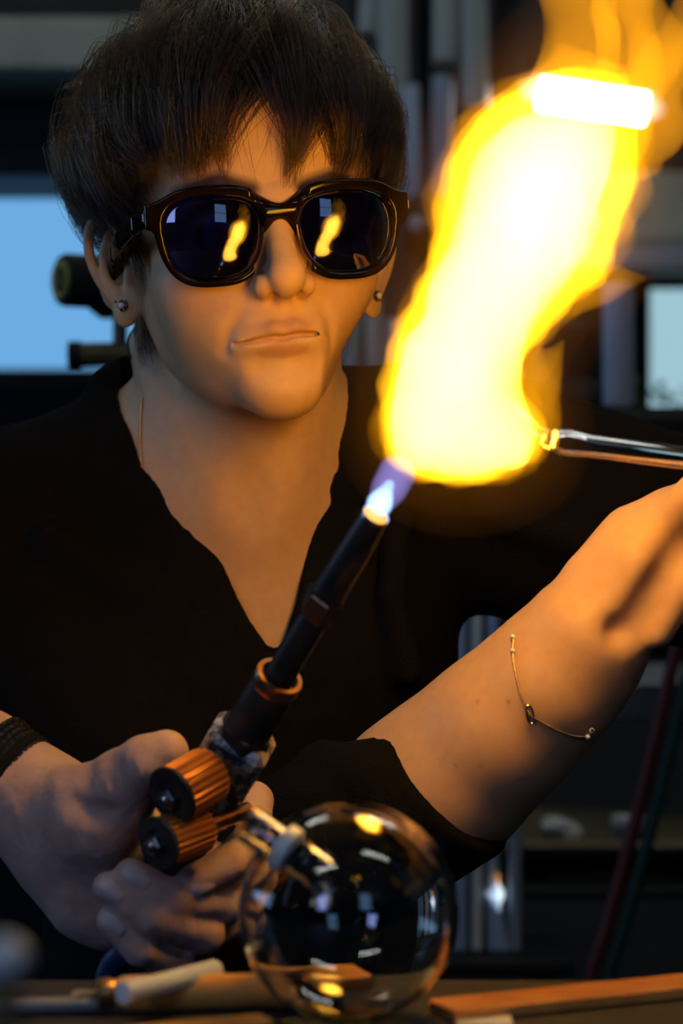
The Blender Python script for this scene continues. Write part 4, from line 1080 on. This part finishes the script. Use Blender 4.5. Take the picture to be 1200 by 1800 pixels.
# wooden handled tool
tl = empty('hand_tool', onbench(300, 1790), 'wooden-handled hand tool with brass ferrule lying on the bench', 'tool')
ya = -0.40
h0, h1 = P(200, 1738, ya), P(600, 1742, ya + 0.01); hr = S(33, ya); h0[2] = BENCH_Z + hr; h1[2] = BENCH_Z + hr
hd = (h1 - h0) / np.linalg.norm(h1 - h0); hl_ = np.linalg.norm(h1 - h0)
MB().lathe(h0, hd, [(hr * 0.72, 0), (hr * 0.95, 0.004), (hr, 0.02), (hr * 0.92, hl_ * 0.6), (hr, hl_ * 0.85), (hr * 0.7, hl_)], 28).build('handle', M['wood'], tl)
MB().lathe(h0 - hd * 0.007, hd, [(hr * 0.45, 0), (hr * 0.85, 0.001), (hr * 0.88, 0.005), (hr * 0.7, 0.008)], 24).build('ferrule', M['brass'], tl)
MB().lathe(h0 - hd * 0.017, hd, [(hr * 0.16, 0), (hr * 0.26, 0.002), (hr * 0.26, 0.012)], 14).build('tang', M['brass'], tl)
Z = lambda p, z: np.array([p[0], p[1], z])
def strip(name, p, q, w, h, material, label, cat, lift=0.0):
    p, q = np.array(p, float), np.array(q, float); d = (q - p) / np.linalg.norm(q - p); sd = np.cross(np.array([0, 0, 1.0]), d); sd /= np.linalg.norm(sd); up = np.cross(d, sd)
    return tag(MB().box((p + q) / 2 + up * (h / 2 + lift), (np.linalg.norm(q - p), w, h), R=np.stack([d, sd, up], 1), bevel=0.0008).build(name, material, smooth=False), label, cat)
strip('wooden_strip', Z(P(775, 1806, -0.41), BENCH_Z), Z(P(1330, 1712, -0.348), BENCH_Z), 0.024, 0.0052, M['wood2'], 'long reddish wooden strip lying across the right of the bench', 'strip', 0.0003)
strip('wooden_strip', Z(P(150, 1830, -0.455), BENCH_Z), Z(P(470, 1765, -0.425), BENCH_Z), 0.014, 0.004, M['wood'], 'pale wooden stick lying before the wooden-handled tool', 'stick', 0.0003)
strip('wooden_strip', Z(P(395, 1760, -0.372), BENCH_Z), Z(P(640, 1745, -0.352), BENCH_Z), 0.026, 0.006, M['wood'], 'short pale wooden strip seen behind the glass flask', 'strip', 0.0003)
rod('glass_rod', Z(P(215, 1790, -0.43), BENCH_Z), Z(P(380, 1700, -0.385), BENCH_Z), 0.0045, M['whiteceramic'], 'milky glass rod leaning across the wooden tool handle', 'glass rod', lift=0.014)
rod('steel_rod', Z(P(-150, 1772, -0.41), BENCH_Z), Z(P(200, 1800, -0.40), BENCH_Z), 0.0035, M['greymetal'], 'thin grey steel rod lying at the lower left', 'rod')
tag(MB().box(Z(onbench(850, 1798), BENCH_Z + 0.0008), (0.022, 0.014, 0.0012)).build('paper_slip', M['white']), 'small white paper slip by the reddish rod', 'paper')
# pale blurred rod tip near the lens, lower left
kx = P(10, 1684, -0.86); kn = empty('glass_rod', (kx[0], kx[1], BENCH_Z), 'upright milky glass rod with rounded tip close to the lens at lower left', 'glass rod')
kr = S(42, -0.86)
MB().lathe((kx[0], kx[1], BENCH_Z), (0, 0, 1), [(0.016, 0), (0.016, 0.004), (0.006, 0.008), (kr * 0.9, 0.012)], 24).build('base', M['greymetal'], kn)
MB().lathe((kx[0], kx[1], BENCH_Z + 0.011), (0, 0, 1), [(kr * 0.55, 0), (kr * 0.55, kx[2] - BENCH_Z - 0.011)], 20).build('rod', M['olive'], kn)
MB().sphere(kx, (kr, kr, kr * 0.95), 24, 16).build('tip', M['whiteceramic'], kn)
# ------------------------------------------------------------------ background of the workshop
def upright(name, px, y, py0, py1, wpx, material, label, cat, group=None, hollow=False, lean=0.0):
    a = P(px, py0, y); b = P(px + lean, py1, y); rr = S(wpx, y) / 2
    mb = MB()
    if hollow:
        L_ = np.linalg.norm(a - b); mb.lathe(b, a - b, [(rr * 0.9, 0), (rr, 0.002), (rr, L_ - 0.002), (rr * 0.9, L_), (rr * 0.8, L_ - 0.001), (rr * 0.8, 0.001)], 20, closed=True)
    else: mb.tube([b, a], rr, 16)
    return tag(mb.build(name, material), label, cat, group)
def beam(name, px0, px1, py0, py1, y, th, material, label=None, cat=None, kind=None):
    a = P(px0, py0, y); b = P(px1, py1, y); c = (a + b) / 2; c[1] += th / 2
    return tag(MB().box(c, (abs(b[0] - a[0]), th, abs(a[2] - b[2])), bevel=0.006).build(name, material, smooth=False), label, cat, kind=kind)
beam('ceiling_duct', -500, 330, 28, 122, 2.3, 0.25, M['beam'], 'pale horizontal duct high up behind the hair at left', 'duct')
beam('dark_lintel', -560, 640, 128, 308, 2.6, 0.3, M['darkmetal'], 'black lintel box above the blue window', 'lintel')
# glass lathe behind the shoulder at left
la = empty('glass_lathe', P(100, 660, 0.75), 'black glass-working lathe head with yellow ring before the blue window', 'lathe')
c = P(108, 492, 0.72); rr = S(47, 0.72)
ld = np.array([0.86, 0.5, 0.0]); ld /= np.linalg.norm(ld)
MB().lathe(c, ld, [(rr * 0.92, 0), (rr, 0.004), (rr, 0.09), (rr * 0.8, 0.095)], 28).build('chuck', M['darkmetal'], la)
MB().lathe(c - ld * 0.002, ld, [(rr * 0.5, 0), (rr * 0.72, -0.001), (rr * 0.74, 0.003), (rr * 0.5, 0.003)], 28, closed=True).build('yellow_ring', M['yellow'], la)
MB().lathe(c - ld * 0.004, ld, [(rr * 0.26, 0), (rr * 0.3, 0.003), (rr * 0.3, 0.006)], 20).build('spindle_nose', M['olive'], la)
a = P(150, 505, 0.78); b = P(330, 545, 0.78)
MB().box((a + b) / 2 + (0, 0.05, 0), (b[0] - a[0], 0.1, a[2] - b[2]), bevel=0.004).build('headstock', M['darkmetal'], la, smooth=False)
a = P(200, 545, 0.80); b = P(222, 620, 0.80)
MB().box((a + b) / 2, (b[0] - a[0], 0.03, a[2] - b[2]), bevel=0.003).build('support_post', M['olive'], la, smooth=False)
c = P(128, 624, 0.76); rr = S(21, 0.76)
MB().tube([c, P(330, 620, 0.80)], rr, 18).build('guide_bar', M['olive'], la)
MB().tube([c - (0.004, 0, 0), c + (0.008, 0, 0)], rr * 1.15, 18).build('bar_end_cap', M['darkmetal'], la)
a = P(-420, 662, 0.80); b = P(340, 1500, 0.80)
MB().box(((a[0] + b[0]) / 2, 0.98, (a[2]) / 2), (b[0] - a[0], 0.36, a[2]), bevel=0.01).build('lathe_bed', M['blackcloth'], la, smooth=False)
M['tubeglass3'] = mat('bright_blue_tube_glass', (0.55, 0.70, 0.95), 0.12, trans=0.2, ior=1.3)
M['tubeglass4'] = mat('bright_white_tube_glass', (0.92, 0.92, 0.90), 0.12, trans=0.1, ior=1.3)
# rack of glass tubes behind the head at right
GT = 'glass tubes in the rack behind'
rk = empty('tube_rack', P(740, 900, 1.9), 'dark rack of posts and rails holding upright glass tubes', 'rack')
for px, w in ((745, 26), (893, 44), (630, 22)):
    a = P(px, -300, 1.95); b = P(px, 1000, 1.95); MB().box((a + b) / 2, (S(w, 1.95), 0.05, a[2] - b[2]), bevel=0.004).build('post', M['darkmetal'], rk, smooth=False)
for py in (690, -100):
    a = P(560, py, 1.85); b = P(950, py + 26, 1.85); MB().box((a + b) / 2 + (0, 0.03 if py < 0 else -0.03, 0), (b[0] - a[0], 0.10, a[2] - b[2]), bevel=0.004).build('rail', M['darkmetal'], rk, smooth=False)
M['tubeglass'] = mat('cloudy_tube_glass', (0.55, 0.60, 0.56), 0.18, trans=0.45, ior=1.3)
M['tubeglass2'] = mat('blue_tube_glass', (0.50, 0.58, 0.72), 0.15, trans=0.35, ior=1.3)
tubes = [(655, 44, -120, 60, 'tubeglass', 'greenish glass tube at top just right of the hair'), (690, 56, -120, 200, 'tubeglass', 'broad greenish glass tube beside the first dark post'),
         (722, 30, 150, 360, 'tubeglass2', 'grey glass tube left of the dark post behind the hair'), (700, 34, 190, 380, 'tubeglass', 'grey glass tube touching the right edge of the hair'),
         (785, 52, -120, 110, 'tubeglass', 'dull olive glass tube at top between the dark posts'), (830, 48, -120, 190, 'tubeglass', 'dull olive glass tube beside the thick dark post'),
         (778, 40, 135, 345, 'tubeglass2', 'blue-white glass tube left of the flame'), (620, 34, 540, 690, 'tubeglass', 'tan glass tube under the ear beside the jaw'),
         (655, 30, 520, 690, 'tubeglass', 'tan glass tube between the earring and the flame'), (690, 26, 560, 690, 'tubeglass2', 'thin glass tube close left of the flame foot')]
for i, (px, w, p0, p1, m_, lab) in enumerate(tubes):
    upright('glass_tube', px, 1.80 - 0.012 * (i % 3), p0, p1, w, M[m_], lab, 'glass tube', GT, hollow=True, lean=6 * ((i % 3) - 1))
# valve block behind, between hair and flame
vb = empty('valve', P(760, 420, 1.2), 'dark round valve body between the hair and the flame', 'valve')
MB().sphere(P(752, 400, 1.2), (S(55, 1.2), 0.06, S(62, 1.2)), 20, 12).build('valve_body', M['darkmetal'], vb)
MB().lathe(P(740, 400, 1.14), (-0.3, -1, 0.1), [(S(16, 1.1), 0), (S(16, 1.1), 0.02), (S(10, 1.1), 0.024)], 16).build('valve_cap', M['greymetal'], vb)
MB().tube([P(760, 440, 1.22), (P(762, 640, 1.24)[0], 1.24, 0.0)], S(26, 1.2), 14).build('valve_pipe', M['darkmetal'], vb)
# shelf and beam at right
beam('pale_cabinet', 1010, 1500, 300, 425, 2.5, 0.3, M['beam'], 'pale grey cabinet end right of the flame', 'cabinet')
beam('blue_grey_rail', 985, 1500, 425, 475, 2.4, 0.1, M['greymetal'], 'blue-grey rail under the pale cabinet', 'rail')
upright('glass_cylinder', 1086, 1.03, 498, 714, 56, M['tubeglass2'], 'bluish glass cylinder standing before the right window', 'glass cylinder', hollow=True)
dv = empty('dark_machine', P(1040, 900, 1.1), 'dark rounded machine right of the flame behind the arm', 'machine')
MB().sphere(P(1005, 720, 1.16), (S(80, 1.16), 0.07, S(60, 1.1)), 24, 14).build('dome', M['darkmetal'], dv)
a = P(955, 560, 1.15); b = P(1046, 800, 1.15); MB().box((a + b) / 2 + (0, 0.06, 0), (b[0] - a[0], 0.12, a[2] - b[2]), bevel=0.01).build('housing', M['darkmetal'], dv, smooth=False)
a = P(930, 715, 1.0); b = P(1500, 1158, 1.0); MB().box(((a[0] + b[0]) / 2, 1.12, (a[2] + b[2]) / 2), (b[0] - a[0], 0.24, a[2] - b[2]), bevel=0.012).build('base_cabinet', M['darkmetal'], dv, smooth=False)
MB().box((b[0] - 0.04, 1.12, b[2] / 2), (0.06, 0.2, b[2]), bevel=0.005).build('leg', M['darkmetal'], dv, smooth=False)
# plant on the sill of the right window
pl = empty('potted_plant', P(1180, 715, 2.6), 'green leafy plant on the sill of the right window', 'plant')
random.seed(3); lf = MB()
for i in range(46):
    c = P(1110 + random.random() * 260, 716 - random.random() * 36, 2.62 + random.random() * 0.1); a = random.random() * 6.28; t = random.uniform(-0.5, 0.9)
    d = np.array([math.cos(a) * math.cos(t), math.sin(a) * math.cos(t), math.sin(t)]); n = frame_of(d)[0] * 0.010; L_ = random.uniform(0.03, 0.05)
    lf.raw([c, c + d * L_ * 0.5 + n, c + d * L_, c + d * L_ * 0.5 - n + (0, 0, 0.003)], [(0, 1, 2, 3)])
tag(lf.build('foliage', M['leaf'], pl), kind='stuff')
a = P(1100, 716, 2.6); b = P(1400, 760, 2.6); MB().box((a + b) / 2 + (0, 0.07, 0), (b[0] - a[0], 0.14, a[2] - b[2]), bevel=0.01).build('planter', M['darkmetal'], pl, smooth=False)
# fluorescent lamp behind the flame
lamp = empty('fluorescent_lamp', P(1040, 178, 1.9), 'short bright white fluorescent lamp tube behind the flame', 'lamp')
M['lamp'] = emit('lamp_white', (1.0, 0.97, 0.93), 9.0)
MB().tube([P(948, 164, 1.9), P(1134, 192, 1.9)], S(27, 1.9), 18).build('lamp_tube', M['lamp'], lamp)
a = P(900, 150, 1.97); b = P(1190, 195, 1.97)
MB().tube([P(930, 150, 1.99), P(1150, 184, 1.99)], S(24, 1.97), 14).build('lamp_holder', M['greymetal'], lamp)
for q in (P(930, 161, 1.92), P(1150, 194, 1.92)):
    MB().tube([q + (0, -0.01, 0), q + (0, 0.08, 0.006)], S(16, 1.9), 12).build('end_socket', M['greymetal'], lamp)
# lower right: tubes, bar, hoses, rags
low = [(812, 0, 1040, 1330, 'darkmetal', 26), (0, 0, 0, 0, '', 0)]
LT = 'glass tubes under the raised arm'
for px, w, p0, p1, m_, lab in ((808, 26, 1000, 1690, 'tubeglass3', 'bluish glass tube leftmost in the gap under the arm'), (838, 20, 980, 1690, 'tubeglass4', 'whitest glass tube in the gap under the arm'),
                               (866, 18, 1000, 1690, 'tubeglass3', 'grey glass tube in the gap nearest the forearm'), (905, 24, 1000, 1690, 'tubeglass2', 'dim glass tube rising just under the forearm')):
    upright('glass_tube', px, 0.9, p0, p1, w, M[m_], lab, 'glass tube', LT, hollow=True)
ty = empty('tube_tray', P(825, 1720, 0.92), 'dark tray stand carrying the upright glass tubes under the arm', 'stand')
a = P(640, 1690, 0.84); b = P(1010, 1720, 0.84); MB().box((a + b) / 2 + (0, 0.08, 0), (b[0] - a[0], 0.16, a[2] - b[2]), bevel=0.004).build('tray', M['darkmetal'], ty, smooth=False)
for x_ in (a[0] + 0.03, b[0] - 0.03):
    for y_ in (0.86, 0.98): MB().box((x_, y_, b[2] / 2), (0.02, 0.02, b[2]), bevel=0.002).build('leg', M['darkmetal'], ty, smooth=False)
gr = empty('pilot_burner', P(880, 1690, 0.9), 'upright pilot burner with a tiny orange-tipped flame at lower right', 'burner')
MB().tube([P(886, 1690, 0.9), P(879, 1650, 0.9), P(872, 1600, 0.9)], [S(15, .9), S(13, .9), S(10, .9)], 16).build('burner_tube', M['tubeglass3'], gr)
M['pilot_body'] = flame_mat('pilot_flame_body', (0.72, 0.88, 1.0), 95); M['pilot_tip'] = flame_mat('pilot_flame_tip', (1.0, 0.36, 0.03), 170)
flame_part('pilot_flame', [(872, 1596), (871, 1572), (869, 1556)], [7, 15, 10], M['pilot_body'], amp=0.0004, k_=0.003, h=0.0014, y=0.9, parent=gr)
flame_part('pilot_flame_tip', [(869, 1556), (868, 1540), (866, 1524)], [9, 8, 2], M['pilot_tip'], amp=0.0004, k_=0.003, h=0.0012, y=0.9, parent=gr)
beam('grey_ledge', 1040, 1500, 1195, 1268, 1.5, 0.3, M['greymetal'], 'grey metal ledge below the hand at right', 'ledge')
for j, (m_, lab) in enumerate((('hose_red', 'dark red gas hose hanging at lower right'), ('hose_green', 'dark green gas hose hanging beside the red one'))):
    o = 30 * j
    tag(MB().tube(curve([P(1200 + o, 1080, 0.8), P(1168 + o, 1230, 0.8), P(1120 + o, 1430, 0.8), P(1070 + o, 1620, 0.8), P(1030 + o, 1800, 0.8), P(1020 + o, 2400, 0.8)], 5), S(12, 0.8), 14).build('gas_hose', M[m_]), lab, 'hose', 'gas hoses at lower right')
# cluttered low shelf
beam('low_shelf', 860, 1500, 1480, 1500, 1.3, 0.3, M['olive'], 'dim olive shelf low at the right', 'shelf')
beam('low_shelf', 900, 1500, 1560, 1582, 1.26, 0.26, M['darkmetal'], 'lower dark shelf under the dim olive shelf', 'shelf')
rg = empty('crumpled_cloth', P(990, 1470, 1.3), 'crumpled white cloth on the dim olive shelf', 'cloth')
Fr = Field(P(945, 1495, 1.36) - (0, 0.06, 0.01), P(1040, 1420, 1.36) + (0, 0.06, 0.01), 0.003)
for i in range(9):
    Fr.add(ell(P(968 + 5.5 * i, 1452 + 3.0 * i - 8 * (i % 2), 1.36 + 0.01 * (i % 3)), (0.012, 0.02, 0.007 + 0.002 * (i % 3))), 0.008)
V, Fc = Fr.mesh(1); mesh_obj('cloth', V, Fc, M['white'], rg)
jar = empty('small_jar', P(1105, 1478, 1.35), 'small pale lidded jar beside the crumpled cloth', 'jar')
c = P(1105, 1479, 1.35); MB().lathe(c, (0, 0, 1), [(0.022, 0), (0.024, 0.003), (0.024, 0.018), (0.018, 0.022)], 20).build('jar_body', M['greymetal'], jar)
MB().lathe(c + (0, 0, 0.022), (0, 0, 1), [(0.021, 0), (0.021, 0.006), (0.018, 0.008)], 20).build('lid', M['white'], jar)
for i, (px, py) in enumerate(((1010, 1545), (1090, 1540), (1165, 1548))):
    tag(MB().tube([P(px - 40, py + 1, 1.32), P(px + 30, py, 1.34)], S(12, 1.3), 12).build('metal_pipe', M['olive']), ('left', 'middle', 'right')[i] + ' short olive pipe lying on the lower dark shelf', 'pipe', 'short pipes on the lower shelf')

# ceiling lamps of the workshop; the rear pair is added to light the background
M['lamp2'] = emit('ceiling_lamp_white', (0.95, 1.0, 0.93), 22.0)
for i, (x, y, lab) in enumerate(((0.9, -0.9, 'white ceiling strip lamp in front at right'), (-0.6, 1.3, 'unseen white strip lamp added behind at left to light the background'), (0.9, 1.3, 'unseen white strip lamp added behind at right to light the background'), (-0.9, -1.6, 'white ceiling strip lamp behind the camera at left'))):
    cl = empty('ceiling_lamp', (x, y, 2.9), lab, 'ceiling lamp', 'ceiling strip lamps')
    MB().box((x, y, 2.87), (1.0, 0.14, 0.05), bevel=0.01).build('lamp_housing', M['greymetal'], cl, smooth=False)
    MB().tube([(x - 0.46, y, 2.825), (x + 0.46, y, 2.825)], 0.018, 16).build('lamp_tube', M['lamp2'], cl)
